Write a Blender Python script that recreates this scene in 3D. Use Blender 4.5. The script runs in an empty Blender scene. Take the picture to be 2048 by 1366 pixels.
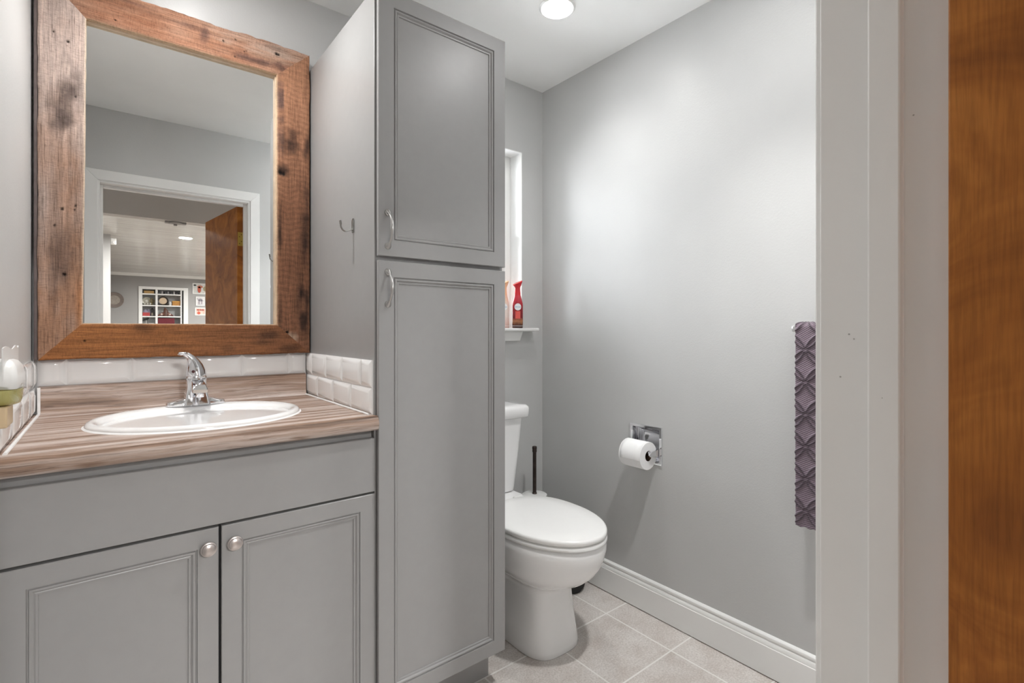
import bpy, math, random
import numpy as np
from mathutils import Vector, Matrix

random.seed(4)
S = bpy.context.scene
COL = S.collection
PI = math.pi

# ------------------------------------------------------------------ camera
CAM_H = 1.15
F_PX = 1006.0
YAW = math.radians(38.57)
cd = bpy.data.cameras.new('camera')
cam = bpy.data.objects.new('camera', cd)
COL.objects.link(cam)
cam.location = (0, 0, CAM_H)
cam.rotation_euler = (PI / 2, 0, -YAW)
cd.sensor_width = 36.0
cd.lens = 36.0 * F_PX / 2048.0
cd.shift_y = -24.0 / 2048.0
cd.clip_start = 0.005
cd.clip_end = 200
S.camera = cam

# ------------------------------------------------------------------ world, exposure
S.view_settings.view_transform = 'Standard'
S.view_settings.look = 'None'
S.view_settings.gamma = 1
S.view_settings.use_curve_mapping = False
S.view_settings.exposure = 2.26
W = bpy.data.worlds.new('overcast_sky')
S.world = W
W.use_nodes = True
wb = W.node_tree.nodes['Background']
wb.inputs[0].default_value = (0.93, 0.97, 1.0, 1)
wb.inputs[1].default_value = 2.7

BATH_LAMP = 7.8      # radiance of the bathroom recessed lamps
VANITY_LAMP = 26.0
LIVING_LAMP = 480.0
BATH_BEAM = 6.0       # watts of the beam under each bathroom lamp
VANITY_BEAM = 14.0
ENTRY_FILL = 26.0
ENTRY_FILL_BEAM = 27.0
HALL_FILL = 260.0
S.cycles.max_bounces = 12
S.cycles.diffuse_bounces = 10
S.cycles.glossy_bounces = 6
S.cycles.transparent_max_bounces = 8
S.cycles.sample_clamp_indirect = 6.0
S.cycles.use_denoising = True

# ------------------------------------------------------------------ materials
def srgb(r, g, b):
    return tuple(((c / 255) / 12.92 if c / 255 <= 0.04045 else ((c / 255 + 0.055) / 1.055) ** 2.4) for c in (r, g, b)) + (1,)

class NT:
    def __init__(s, name):
        s.m = bpy.data.materials.new(name); s.m.use_nodes = True
        s.t = s.m.node_tree; s.n = s.t.nodes
        s.p = s.n['Principled BSDF']
    def add(s, typ, **kw):
        n = s.n.new(typ)
        for k, v in kw.items():
            if k.startswith('i_'):
                n.inputs[k[2:].replace('_', ' ')].default_value = v
            else:
                setattr(n, k, v)
        return n
    def link(s, a, b): s.t.links.new(a, b)
    def coords(s, scale=(1, 1, 1), loc=(0, 0, 0), rot=(0, 0, 0)):
        tc = s.add('ShaderNodeTexCoord'); mp = s.add('ShaderNodeMapping')
        mp.inputs['Scale'].default_value = scale; mp.inputs['Location'].default_value = loc
        mp.inputs['Rotation'].default_value = rot
        s.link(tc.outputs['Object'], mp.inputs['Vector'])
        return mp.outputs['Vector']
    def noise(s, vec, scale, detail=4, rough=0.55, dist=0.0):
        n = s.add('ShaderNodeTexNoise')
        n.inputs['Scale'].default_value = scale; n.inputs['Detail'].default_value = detail
        n.inputs['Roughness'].default_value = rough; n.inputs['Distortion'].default_value = dist
        if vec is not None: s.link(vec, n.inputs['Vector'])
        return n
    def ramp(s, fac, stops):
        r = s.add('ShaderNodeValToRGB')
        while len(r.color_ramp.elements) < len(stops): r.color_ramp.elements.new(0.5)
        for e, (p, c) in zip(r.color_ramp.elements, stops): e.position = p; e.color = c
        s.link(fac, r.inputs['Fac'])
        return r
    def mix(s, fac, a, b, mode='MIX'):
        m = s.add('ShaderNodeMix', data_type='RGBA', blend_type=mode)
        for val, sock in ((fac, m.inputs[0]), (a, m.inputs[6]), (b, m.inputs[7])):
            if hasattr(val, 'links') or hasattr(val, 'is_linked'): s.link(val, sock)
            else: sock.default_value = val
        return m.outputs[2]
    def bump(s, height, strength=0.2, dist=0.002):
        b = s.add('ShaderNodeBump'); b.inputs['Strength'].default_value = strength
        b.inputs['Distance'].default_value = dist
        s.link(height, b.inputs['Height']); s.link(b.outputs['Normal'], s.p.inputs['Normal'])
        return b
    def set(s, col=None, rough=None, metal=None, spec=None, coat=None, trans=None, ior=None):
        if col is not None: s.p.inputs['Base Color'].default_value = col
        if rough is not None: s.p.inputs['Roughness'].default_value = rough
        if metal is not None: s.p.inputs['Metallic'].default_value = metal
        if spec is not None: s.p.inputs['Specular IOR Level'].default_value = spec
        if coat is not None: s.p.inputs['Coat Weight'].default_value = coat; s.p.inputs['Coat Roughness'].default_value = 0.08
        if trans is not None: s.p.inputs['Transmission Weight'].default_value = trans
        if ior is not None: s.p.inputs['IOR'].default_value = ior
        return s

def flat(name, col, rough=0.5, metal=0, spec=0.5, var=0.04, coat=None):
    """a painted / moulded surface with a faint procedural mottling"""
    n = NT(name).set(col, rough, metal, spec, coat)
    v = n.coords()
    nz = n.noise(v, 35, 3)
    a = tuple(c * (1 - var) for c in col[:3]) + (1,); b = tuple(min(1, c * (1 + var)) for c in col[:3]) + (1,)
    r = n.ramp(nz.outputs['Fac'], [(0.3, a), (0.7, b)])
    n.link(r.outputs['Color'], n.p.inputs['Base Color'])
    return n.m

def wall_paint(name, col, rough=0.34, bump=0.25, spec=0.42, scale=170):
    n = NT(name).set(col, rough, 0, spec)
    v = n.coords()
    nz = n.noise(v, scale, 3, 0.6)
    n.bump(nz.outputs['Fac'], bump, 0.0015)
    big = n.noise(v, 1.7, 3)
    a = tuple(c * 0.97 for c in col[:3]) + (1,); b = tuple(c * 1.03 for c in col[:3]) + (1,)
    r = n.ramp(big.outputs['Fac'], [(0.35, a), (0.65, b)])
    n.link(r.outputs['Color'], n.p.inputs['Base Color'])
    return n.m

def lin(v, g=None, b=None):
    return (v, v if g is None else g, v if b is None else b, 1)

M = {}
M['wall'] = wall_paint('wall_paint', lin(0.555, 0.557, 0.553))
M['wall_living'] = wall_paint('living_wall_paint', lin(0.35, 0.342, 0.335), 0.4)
M['ceiling'] = wall_paint('ceiling_paint', lin(0.93, 0.93, 0.92), 0.55, 0.12)
M['trim'] = wall_paint('white_trim_paint', lin(0.85, 0.85, 0.84), 0.3, 0.05, scale=60)
M['cabinet'] = flat('grey_cabinet_paint', lin(0.322, 0.319, 0.317), 0.36, var=0.015)
M['gap_shade'] = flat('door_gap_shade', lin(0.03), 0.8)
M['porcelain'] = flat('white_porcelain', lin(0.86, 0.86, 0.86), 0.07, var=0.004, coat=0.5)
M['seat'] = flat('white_seat_plastic', lin(0.84, 0.84, 0.83), 0.22, var=0.004)
M['caulk'] = flat('white_caulk', lin(0.85), 0.4)
M['chrome'] = flat('chrome', lin(0.78, 0.78, 0.80), 0.08, 1, var=0.01)
M['nickel'] = flat('satin_nickel', lin(0.50, 0.49, 0.48), 0.30, 1, var=0.03)
M['hook_metal'] = flat('darkened_chrome', lin(0.30, 0.295, 0.28), 0.25, 1, var=0.05)
M['knob'] = flat('brushed_nickel', lin(0.60, 0.55, 0.53), 0.32, 1, var=0.06)
M['brass'] = flat('brass', (0.62, 0.45, 0.12, 1), 0.28, 1)
M['mirror'] = flat('silvered_glass', lin(0.90, 0.91, 0.90), 0.004, 1, var=0.002)
M['paper'] = flat('tissue_paper', lin(0.87), 0.95, spec=0.1, var=0.01)
M['card'] = flat('cardboard_core', (0.10, 0.06, 0.035, 1), 0.9)
M['bronze'] = flat('aged_bronze', (0.06, 0.045, 0.04, 1), 0.4, 0.7, var=0.3)
M['white_plastic'] = flat('white_plastic', lin(0.80, 0.80, 0.79), 0.3, var=0.01)
M['almond'] = flat('almond_plastic', (0.66, 0.50, 0.31, 1), 0.35)
M['black'] = flat('black_weave', lin(0.008), 0.6, var=0.5)
M['red_plastic'] = flat('red_plastic', (0.62, 0.02, 0.03, 1), 0.22)
M['peach_plastic'] = flat('peach_plastic', (0.80, 0.55, 0.33, 1), 0.25)
M['label_white'] = flat('label_white', lin(0.85), 0.4)
M['label_red'] = flat('label_coral', (0.72, 0.10, 0.08, 1), 0.4)
M['label_blue'] = flat('label_blue', (0.12, 0.30, 0.48, 1), 0.4)
M['liner'] = flat('raw_wood_edge', (0.60, 0.47, 0.34, 1), 0.7, var=0.12)
M['dark_wood'] = flat('dark_board_edge', (0.115, 0.088, 0.084, 1), 0.8, var=0.2)
M['hole'] = flat('nail_hole', (0.006, 0.004, 0.003, 1), 0.9)

def emit(name, col, strength):
    n = NT(name); n.set(lin(0.8), 0.5)
    n.p.inputs['Emission Color'].default_value = col
    n.p.inputs['Emission Strength'].default_value = strength
    return n.m
M['lamp_bath'] = emit('bath_lamp_glow', (1, 0.995, 0.98, 1), BATH_LAMP)
M['lamp_vanity'] = emit('vanity_lamp_glow', (1, 0.995, 0.98, 1), VANITY_LAMP)
M['fill_entry'] = emit('entry_fill_glow', (1, 0.995, 0.98, 1), ENTRY_FILL)
M['lamp_living'] = emit('living_lamp_glow', (1, 0.99, 0.97, 1), LIVING_LAMP)
M['fill_hall'] = emit('hall_fill_glow', (1, 0.99, 0.97, 1), HALL_FILL)

def m_glass_pane():
    n = NT('window_glass')
    t = n.add('ShaderNodeBsdfTransparent'); g = n.add('ShaderNodeBsdfGlossy')
    g.inputs['Roughness'].default_value = 0.02
    f = n.add('ShaderNodeFresnel'); f.inputs['IOR'].default_value = 1.45
    mx = n.add('ShaderNodeMixShader')
    n.link(f.outputs[0], mx.inputs[0]); n.link(t.outputs[0], mx.inputs[1]); n.link(g.outputs[0], mx.inputs[2])
    n.link(mx.outputs[0], n.n['Material Output'].inputs['Surface'])
    return n.m
M['pane'] = m_glass_pane()
def m_glass(name, col, rough=0.02):
    return NT(name).set(col, rough, 0, 0.5, trans=1.0, ior=1.45).m
M['clear_glass'] = m_glass('clear_glass', (0.97, 0.99, 0.96, 1))
M['oil'] = NT('yellow_oil').set((1.0, 0.95, 0.42, 1), 0.1, 0, 0.5, trans=0.35, ior=1.15).m

def m_floor():
    n = NT('floor_tile').set(rough=0.32)
    v = n.coords(loc=(-0.0626 + 0.0015, -0.1504 + 0.0015, 0))
    b = n.add('ShaderNodeTexBrick')
    b.offset = 0.0; b.squash = 1.0
    b.inputs['Scale'].default_value = 1.0; b.inputs['Brick Width'].default_value = 0.3014
    b.inputs['Row Height'].default_value = 0.3014; b.inputs['Mortar Size'].default_value = 0.0032
    b.inputs['Mortar Smooth'].default_value = 0.15
    n.link(v, b.inputs['Vector'])
    c = n.coords()
    n1 = n.noise(c, 9, 6, 0.65); n2 = n.noise(c, 160, 4, 0.7)
    r1 = n.ramp(n1.outputs['Fac'], [(0.32, (0.58, 0.525, 0.49, 1)), (0.52, (0.67, 0.63, 0.60, 1)), (0.70, (0.74, 0.71, 0.685, 1))])
    r2 = n.ramp(n2.outputs['Fac'], [(0.33, lin(0.74, 0.72, 0.70)), (0.62, lin(1.05))])
    t = n.mix(1.0, r1.outputs['Color'], r2.outputs['Color'], 'MULTIPLY')
    n.link(t, b.inputs['Color1']); n.link(t, b.inputs['Color2'])
    b.inputs['Mortar'].default_value = (0.82, 0.80, 0.77, 1)
    n.link(b.outputs['Color'], n.p.inputs['Base Color'])
    inv = n.add('ShaderNodeMath', operation='MULTIPLY_ADD'); inv.inputs[1].default_value = -1; inv.inputs[2].default_value = 1
    n.link(b.outputs['Fac'], inv.inputs[0])
    h = n.add('ShaderNodeMath', operation='MULTIPLY_ADD'); h.inputs[1].default_value = 0.10
    n.link(n2.outputs['Fac'], h.inputs[0]); n.link(inv.outputs[0], h.inputs[2])
    n.bump(h.outputs[0], 0.35, 0.002)
    return n.m
M['floor'] = m_floor()

def m_laminate():
    """weathered grey-brown plank laminate, grain along X"""
    n = NT('weathered_wood_laminate').set(rough=0.42)
    v = n.coords(scale=(1.0, 1.0, 1.0))
    warp = n.noise(v, 5.0, 2)
    add = n.add('ShaderNodeVectorMath', operation='MULTIPLY_ADD'); add.inputs[1].default_value = (0.0, 0.016, 0.016)
    n.link(warp.outputs['Color'], add.inputs[0]); n.link(v, add.inputs[2])
    sc = n.add('ShaderNodeVectorMath', operation='MULTIPLY'); sc.inputs[1].default_value = (0.9, 34, 42)
    n.link(add.outputs[0], sc.inputs[0])
    a = n.noise(sc.outputs[0], 1.0, 5, 0.62)
    sc2 = n.add('ShaderNodeVectorMath', operation='MULTIPLY'); sc2.inputs[1].default_value = (7, 230, 250)
    n.link(add.outputs[0], sc2.inputs[0])
    f = n.noise(sc2.outputs[0], 1.0, 5, 0.7)
    r = n.ramp(a.outputs['Fac'], [(0.30, (0.125, 0.070, 0.043, 1)), (0.42, (0.29, 0.185, 0.13, 1)),
                                  (0.53, (0.46, 0.355, 0.30, 1)), (0.66, (0.62, 0.54, 0.50, 1))])
    g = n.ramp(f.outputs['Fac'], [(0.34, lin(0.42, 0.37, 0.34)), (0.47, lin(0.92)), (0.7, lin(1.12))])
    c = n.mix(0.95, r.outputs['Color'], g.outputs['Color'], 'MULTIPLY')
    for kx, ky, kz in ((.36, 1.277, .893), (-.03, 1.278, .896), (.30, 1.877, .955)):     # printed knots
        sb = n.add('ShaderNodeVectorMath', operation='SUBTRACT'); sb.inputs[1].default_value = (kx - .197, ky - 1.6, kz - .88); n.link(add.outputs[0], sb.inputs[0])
        ml = n.add('ShaderNodeVectorMath', operation='MULTIPLY'); ml.inputs[1].default_value = (16, 34, 60); n.link(sb.outputs[0], ml.inputs[0])
        ln = n.add('ShaderNodeVectorMath', operation='LENGTH'); n.link(ml.outputs[0], ln.inputs[0])
        nz = n.add('ShaderNodeMath', operation='MULTIPLY_ADD'); nz.inputs[1].default_value = .9; n.link(f.outputs['Fac'], nz.inputs[0]); n.link(ln.outputs['Value'], nz.inputs[2])
        kr = n.ramp(nz.outputs[0], [(.45, lin(.42, .33, .27)), (.75, lin(.75, .68, .62)), (1.0, lin(1))])
        c = n.mix(1.0, c, kr.outputs['Color'], 'MULTIPLY')
    n.link(c, n.p.inputs['Base Color'])
    n.bump(f.outputs['Fac'], 0.12, 0.001)
    return n.m
M['laminate'] = m_laminate()

def m_doorwood():
    n = NT('stained_birch_veneer').set(rough=0.5, spec=0.25)
    v = n.coords()
    warp = n.noise(v, 2.2, 3, 0.6)
    add = n.add('ShaderNodeVectorMath', operation='MULTIPLY_ADD'); add.inputs[1].default_value = (0.25, 0.25, 0.1)
    n.link(warp.outputs['Color'], add.inputs[0]); n.link(v, add.inputs[2])
    sc = n.add('ShaderNodeVectorMath', operation='MULTIPLY'); sc.inputs[1].default_value = (5, 5, 6.0)
    n.link(add.outputs[0], sc.inputs[0])
    a = n.noise(sc.outputs[0], 1.0, 4, 0.6, 1.5)
    fi = n.add('ShaderNodeVectorMath', operation='MULTIPLY'); fi.inputs[1].default_value = (340, 340, 16)
    n.link(v, fi.inputs[0])
    f = n.noise(fi.outputs[0], 1.0, 3, 0.6)
    r = n.ramp(a.outputs['Fac'], [(0.30, (0.20, 0.062, 0.013, 1)), (0.47, (0.34, 0.115, 0.021, 1)), (0.62, (0.45, 0.168, 0.033, 1)), (0.75, (0.52, 0.21, 0.046, 1))])
    g = n.ramp(f.outputs['Fac'], [(0.35, lin(0.80)), (0.6, lin(1.06))])
    c = n.mix(0.9, r.outputs['Color'], g.outputs['Color'], 'MULTIPLY')
    n.link(c, n.p.inputs['Base Color'])
    return n.m
M['door'] = m_doorwood()

def m_barn(name, axis):
    """reclaimed plank: stains come from the vertex colours, grain from stretched noise along AXIS"""
    n = NT(name).set(rough=0.8, spec=0.2)
    at = n.add('ShaderNodeVertexColor'); at.layer_name = 'stain'
    k = {'x': (14, 200, 520), 'z': (520, 200, 14)}[axis]
    v = n.coords(scale=k)
    f = n.noise(v, 1.0, 5, 0.72, 0.6)
    k2 = {'x': (300, 120, 70), 'z': (70, 120, 300)}[axis]      # circular-saw marks across the grain
    s = n.noise(n.coords(scale=k2), 1.0, 4, 0.7, 0.8)
    g = n.ramp(f.outputs['Fac'], [(0.32, lin(0.30, 0.26, 0.24)), (0.46, lin(0.90)), (0.70, lin(1.40, 1.38, 1.36))])
    g2 = n.ramp(s.outputs['Fac'], [(0.34, lin(0.70)), (0.50, lin(1.0)), (0.68, lin(1.16))])
    c = n.mix(0.85, at.outputs['Color'], g.outputs['Color'], 'MULTIPLY')
    c = n.mix(0.8, c, g2.outputs['Color'], 'MULTIPLY')
    n.link(c, n.p.inputs['Base Color'])
    mm = n.add('ShaderNodeMath', operation='ADD'); n.link(f.outputs['Fac'], mm.inputs[0]); n.link(s.outputs['Fac'], mm.inputs[1])
    n.bump(mm.outputs[0], 0.5, 0.0018)
    return n.m
M['barn_x'] = m_barn('reclaimed_wood_rail', 'x')
M['barn_z'] = m_barn('reclaimed_wood_stile', 'z')

def m_towel():
    n = NT('purple_terry').set(rough=0.95, spec=0.15)
    at = n.add('ShaderNodeVertexColor'); at.layer_name = 'pattern'
    v = n.coords(rot=(math.radians(32), 0, 0))
    w = n.add('ShaderNodeTexWave', wave_type='BANDS', bands_direction='Z'); w.inputs['Scale'].default_value = 60
    w.inputs['Distortion'].default_value = 0.6; n.link(v, w.inputs['Vector'])
    nz = n.noise(n.coords(), 420, 3, 0.7)
    r = n.ramp(w.outputs['Fac'], [(0.2, lin(0.72)), (0.8, lin(1.12))])
    r2 = n.ramp(nz.outputs['Fac'], [(0.35, lin(0.75)), (0.65, lin(1.15))])
    c = n.mix(0.9, at.outputs['Color'], r.outputs['Color'], 'MULTIPLY'); c = n.mix(0.9, c, r2.outputs['Color'], 'MULTIPLY')
    n.link(c, n.p.inputs['Base Color'])
    n.p.inputs['Sheen Weight'].default_value = 0.3
    mm = n.add('ShaderNodeMath', operation='ADD'); n.link(w.outputs['Fac'], mm.inputs[0]); n.link(nz.outputs['Fac'], mm.inputs[1])
    n.bump(mm.outputs[0], 0.5, 0.0015)
    return n.m
M['towel'] = m_towel()

def m_plank_ceiling():
    n = NT('glossy_plank_ceiling').set(lin(0.62, 0.61, 0.59), 0.22)
    v = n.coords(scale=(0.8, 9, 1))
    nz = n.noise(v, 1.6, 4, 0.6)
    n.bump(nz.outputs['Fac'], 0.35, 0.02)
    r = n.ramp(nz.outputs['Fac'], [(0.35, lin(0.55, 0.54, 0.52)), (0.65, lin(0.68, 0.67, 0.65))])
    n.link(r.outputs['Color'], n.p.inputs['Base Color'])
    return n.m
M['plank_ceiling'] = m_plank_ceiling()

def m_floorboards():
    n = NT('brown_floorboards').set(rough=0.4)
    nz = n.noise(n.coords(scale=(30, 1.2, 1)), 1.5, 5)
    r = n.ramp(nz.outputs['Fac'], [(0.3, (0.13, 0.105, 0.085, 1)), (0.7, (0.27, 0.23, 0.19, 1))])
    n.link(r.outputs['Color'], n.p.inputs['Base Color'])
    return n.m
M['boards'] = m_floorboards()

# ------------------------------------------------------------------ mesh helpers
class MB:
    def __init__(s): s.v = []; s.f = []
    def box(s, x0, x1, y0, y1, z0, z1):
        b = len(s.v)
        s.v += [(x0, y0, z0), (x1, y0, z0), (x1, y1, z0), (x0, y1, z0), (x0, y0, z1), (x1, y0, z1), (x1, y1, z1), (x0, y1, z1)]
        s.f += [tuple(b + i for i in q) for q in ((0, 3, 2, 1), (4, 5, 6, 7), (0, 1, 5, 4), (1, 2, 6, 5), (2, 3, 7, 6), (3, 0, 4, 7))]
        return s
    def rings(s, rs, cap0=True, cap1=True, closed=True):
        b = len(s.v); n = len(rs[0])
        for r in rs: s.v += [tuple(p) for p in r]
        for i in range(len(rs) - 1):
            for j in range(n if closed else n - 1):
                k = (j + 1) % n
                s.f.append((b + i * n + j, b + i * n + k, b + (i + 1) * n + k, b + (i + 1) * n + j))
        if cap0: s.f.append(tuple(b + j for j in range(n))[::-1])
        if cap1: s.f.append(tuple(b + (len(rs) - 1) * n + j for j in range(n)))
        return s
    def lathe(s, prof, c=(0, 0, 0), n=32, axis='z', cap0=True, cap1=True):
        rs = []
        for r, h in prof:
            ring = []
            for j in range(n):
                a = 2 * PI * j / n
                p, q = r * math.cos(a), r * math.sin(a)
                ring.append({'z': (c[0] + p, c[1] + q, c[2] + h), 'y': (c[0] + q, c[1] + h, c[2] + p), 'x': (c[0] + h, c[1] + p, c[2] + q)}[axis])
            rs.append(ring)
        return s.rings(rs, cap0, cap1)
    def tube(s, path, radii, n=14, flatten=None):
        path = [Vector(p) for p in path]
        if not hasattr(radii, '__len__'): radii = [radii] * len(path)
        t0 = (path[1] - path[0]).normalized()
        up = Vector((0, 0, 1)) if abs(t0.z) < 0.9 else Vector((1, 0, 0))
        nrm = t0.cross(up).normalized(); rs = []
        for i, p in enumerate(path):
            t = (path[min(i + 1, len(path) - 1)] - path[max(i - 1, 0)]).normalized()
            nrm = (nrm - t * nrm.dot(t)).normalized(); bn = t.cross(nrm)
            r = radii[i]; ra, rb = (r, r) if not hasattr(r, '__len__') else r
            rs.append([tuple(p + nrm * (ra * math.cos(2 * PI * j / n)) + bn * (rb * math.sin(2 * PI * j / n))) for j in range(n)])
        return s.rings(rs)
    def prism(s, poly, axis, a, b):
        def P(u, w, h): return {'x': (h, u, w), 'y': (u, h, w), 'z': (u, w, h)}[axis]
        return s.rings([[P(u, w, a) for u, w in poly], [P(u, w, b) for u, w in poly]])
    def panel(s, x0, x1, z0, z1, y, prof):
        """nested rectangles facing -Y: prof = (inset, depth behind y)"""
        rs = [[(x0 + i, y + d, z0 + i), (x1 - i, y + d, z0 + i), (x1 - i, y + d, z1 - i), (x0 + i, y + d, z1 - i)] for i, d in prof]
        return s.rings(rs)
    def build(s, name, mat, parent=None, loc=None, angle=35, bevel=0, seg=2, sub=0, colors=None, solid=0):
        base = Vector(loc) if loc is not None else (Vector((0, 0, 0)) if parent is None else parent['_w'] if False else origin_of(parent))
        me = bpy.data.meshes.new(name)
        me.from_pydata([tuple(Vector(p) - base) for p in s.v], [], s.f)
        me.validate()
        import bmesh
        bm = bmesh.new(); bm.from_mesh(me); bmesh.ops.recalc_face_normals(bm, faces=bm.faces); bm.to_mesh(me); bm.free()
        for p in me.polygons: p.use_smooth = True
        try: me.set_sharp_from_angle(angle=math.radians(angle))
        except Exception: pass
        me.materials.append(mat if not isinstance(mat, str) else M[mat])
        o = bpy.data.objects.new(name, me); COL.objects.link(o)
        if parent is not None:
            o.parent = parent
            ORIGIN[o.name] = base.copy()
            if loc is not None: o.location = base - origin_of(parent)
        else:
            o.location = base; ORIGIN[o.name] = base.copy()
        if bevel:
            b = o.modifiers.new('bevel', 'BEVEL'); b.width = bevel; b.segments = seg; b.limit_method = 'ANGLE'; b.angle_limit = math.radians(40)
        if sub:
            m = o.modifiers.new('subdiv', 'SUBSURF'); m.levels = sub; m.render_levels = sub
        if colors is not None:
            nm, arr = colors
            at = me.color_attributes.new(nm, 'FLOAT_COLOR', 'POINT')
            at.data.foreach_set('color', np.asarray(arr, dtype=np.float32).ravel())
        return o

ORIGIN = {}
def origin_of(o): return ORIGIN[o.name]

def tag(o, label=None, cat=None, group=None, kind=None):
    if label: o['label'] = label
    if cat: o['category'] = cat
    if group: o['group'] = group
    if kind: o['kind'] = kind
    return o

def thing(name, loc, label, cat, group=None, kind=None):
    o = bpy.data.objects.new(name, None); COL.objects.link(o)
    o.empty_display_size = 0.05; o.location = loc
    ORIGIN[o.name] = Vector(loc)
    return tag(o, label, cat, group, kind)

def struct(name, mb, mat, label, cat, **kw):
    return tag(mb.build(name, mat, **kw), label, cat, None, 'structure')

def copy_tree(o, parent=None):
    c = o.copy(); COL.objects.link(c)
    if parent is not None: c.parent = parent
    for ch in list(o.children): copy_tree(ch, c)
    return c

def text_mesh(body, size, depth=0.0004):
    """letters as triangles: (verts, faces) lying in XY, centred"""
    cu = bpy.data.curves.new('letters', 'FONT'); cu.body = body; cu.size = size; cu.extrude = depth
    cu.align_x = 'CENTER'; cu.align_y = 'CENTER'
    o = bpy.data.objects.new('letters', cu); COL.objects.link(o)
    dg = bpy.context.evaluated_depsgraph_get()
    me = o.evaluated_get(dg).to_mesh()
    v = [tuple(p.co) for p in me.vertices]; f = [tuple(p.vertices) for p in me.polygons]
    o.evaluated_get(dg).to_mesh_clear()
    bpy.data.objects.remove(o); bpy.data.curves.remove(cu)
    return v, f

# key planes (metres)
XL, XR, YB, YF, ZC = -0.168, 1.71, 1.898, 0.2455, 2.35
YH = 0.115                       # hall side of the door wall
CX0, CX1 = 0.562, 1.002          # tall cabinet sides

# ------------------------------------------------------------------ shell of the bathroom
struct('floor', MB().box(XL - .1, XR + .12, YH, YB + .13, -0.1, 0), 'floor', 'pale beige square tile floor with light grout', 'floor')
struct('ceiling', MB().box(XL - .1, XR + .12, YH, YB + .13, ZC, ZC + .1), 'ceiling', 'flat white bathroom ceiling', 'ceiling')
struct('wall_left', MB().box(XL - .1, XL, YF, YB, 0, ZC), 'wall', 'grey painted wall left of the vanity', 'wall')
WX0, WX1, WZ0, WZ1 = 1.035, 1.573, 1.157, 2.014   # window opening
b = MB().box(XL - .1, WX0, YB, YB + .13, 0, ZC).box(WX1, XR + .12, YB, YB + .13, 0, ZC)
b.box(WX0, WX1, YB, YB + .13, 0, WZ0 - .016).box(WX0, WX1, YB, YB + .13, WZ1, ZC)
struct('wall_back', b, 'wall', 'grey painted wall behind mirror, cabinet and toilet', 'wall')
HY0, HY1, HZ0, HZ1 = 1.199, 1.333, 0.620, 0.748   # hole for the paper holder
b = MB().box(XR, XR + .12, YF - .0, HY0, 0, ZC).box(XR, XR + .12, HY1, YB, 0, ZC)
b.box(XR, XR + .12, HY0, HY1, 0, HZ0).box(XR, XR + .12, HY0, HY1, HZ1, ZC)
struct('wall_right', b, 'wall', 'long pale grey wall right of the toilet', 'wall')
DX0, DX1, DZ = -0.047, 0.676, 1.946               # clear door opening between jambs
J = 0.018
b = MB().box(XL - 1.4, DX0 - J, YH, YF, 0, ZC).box(DX1 + J, XR + .5, YH, YF, 0, ZC).box(DX0 - J, DX1 + J, YH, YF, DZ + J, ZC)
struct('wall_front', b, 'wall', 'grey painted wall around the bathroom doorway', 'wall')

# baseboards
def base_profile():      # (out from wall, z)
    return [(0, .004), (.0145, .004), (.0145, .100), (.0125, .1015), (.0125, .104), (.0118, .108), (.0105, .1125), (.0085, .1165),
            (.0065, .118), (.0065, .121), (.0088, .1225), (.0095, .126), (.0085, .131), (.0055, .135), (.002, .1375), (0, .138)]
struct('baseboard_right', MB().prism([(XR - o, z) for o, z in base_profile()], 'y', YF, YB), 'trim', 'white moulded baseboard along the right wall', 'baseboard', angle=25)
struct('baseboard_back', MB().prism([(YB - o, z) for o, z in base_profile()], 'x', CX1, XR - .0145), 'trim', 'white moulded baseboard behind the toilet', 'baseboard', angle=25)

# door frame
fr = thing('trim_1', (0.3, 0.18, 0), 'white painted door frame with casing, jambs and stops', 'door frame', kind='structure')
b = MB().box(DX1, DX1 + J, YH, YF, 0, DZ + J); b.build('jamb', 'trim', fr, bevel=.0015)
b = MB().box(DX0 - J, DX0, YH, YF, 0, DZ + J); b.build('jamb', 'trim', fr, bevel=.0015)
b = MB().box(DX0, DX1, YH, YF, DZ, DZ + J); b.build('head_jamb', 'trim', fr, bevel=.0015)
b = MB().box(DX1 - .0155, DX1 + .0005, .162, .192, 0, DZ); b.build('door_stop', 'trim', fr, bevel=.002)
b = MB().box(DX0 - .0005, DX0 + .013, .162, .192, 0, DZ); b.build('door_stop', 'trim', fr, bevel=.002)
b = MB().box(DX0 + .013, DX1 - .0155, .162, .192, DZ - .0145, DZ); b.build('head_stop', 'trim', fr, bevel=.002)
CT = 0.0095
def casing(poly, nm): MB().prism(poly, 'y', YF, YF + CT).build(nm, 'trim', fr, bevel=.002)
ci0, ci1, co0, co1, chi, cho = DX0 - .009, DX1 + .011, DX0 - .064, DX1 + .064, DZ + .012, DZ + .067
casing([(ci1, 0), (co1, 0), (co1, cho), (ci1, chi)], 'casing')
casing([(co0, 0), (ci0, 0), (ci0, chi), (co0, cho)], 'casing')
casing([(ci0, chi), (ci1, chi), (co1, cho), (co0, cho)], 'head_casing')

for yy, zz, xx, r_ in ((.2145, 1.1445, DX1, .0013), (.2095, 1.139, DX1, .0011), (.2235, 1.094, DX1, .0013), (.154, 1.381, DX1, .0010), (.178, 1.075, DX1 - .0155, .0007)):
    MB().lathe([(r_, .0002), (r_ * .7, -.0003), (r_ * .3, -.0004)], (xx, yy, zz), 9, 'x').build('paint_chip', 'nickel', fr)
# door leaf (open into the hall)
dr = bpy.data.objects.new('door_1', None); COL.objects.link(dr)
hx, hy = 0.637, 0.1185
dr.location = (hx, hy, 0); ORIGIN['door_1'] = Vector((0, 0, 0))
dr.rotation_euler = (0, 0, -math.atan2(0.126, 0.992))
tag(dr, 'reddish brown wooden door swung open into the hall', 'door', None, 'structure')
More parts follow.
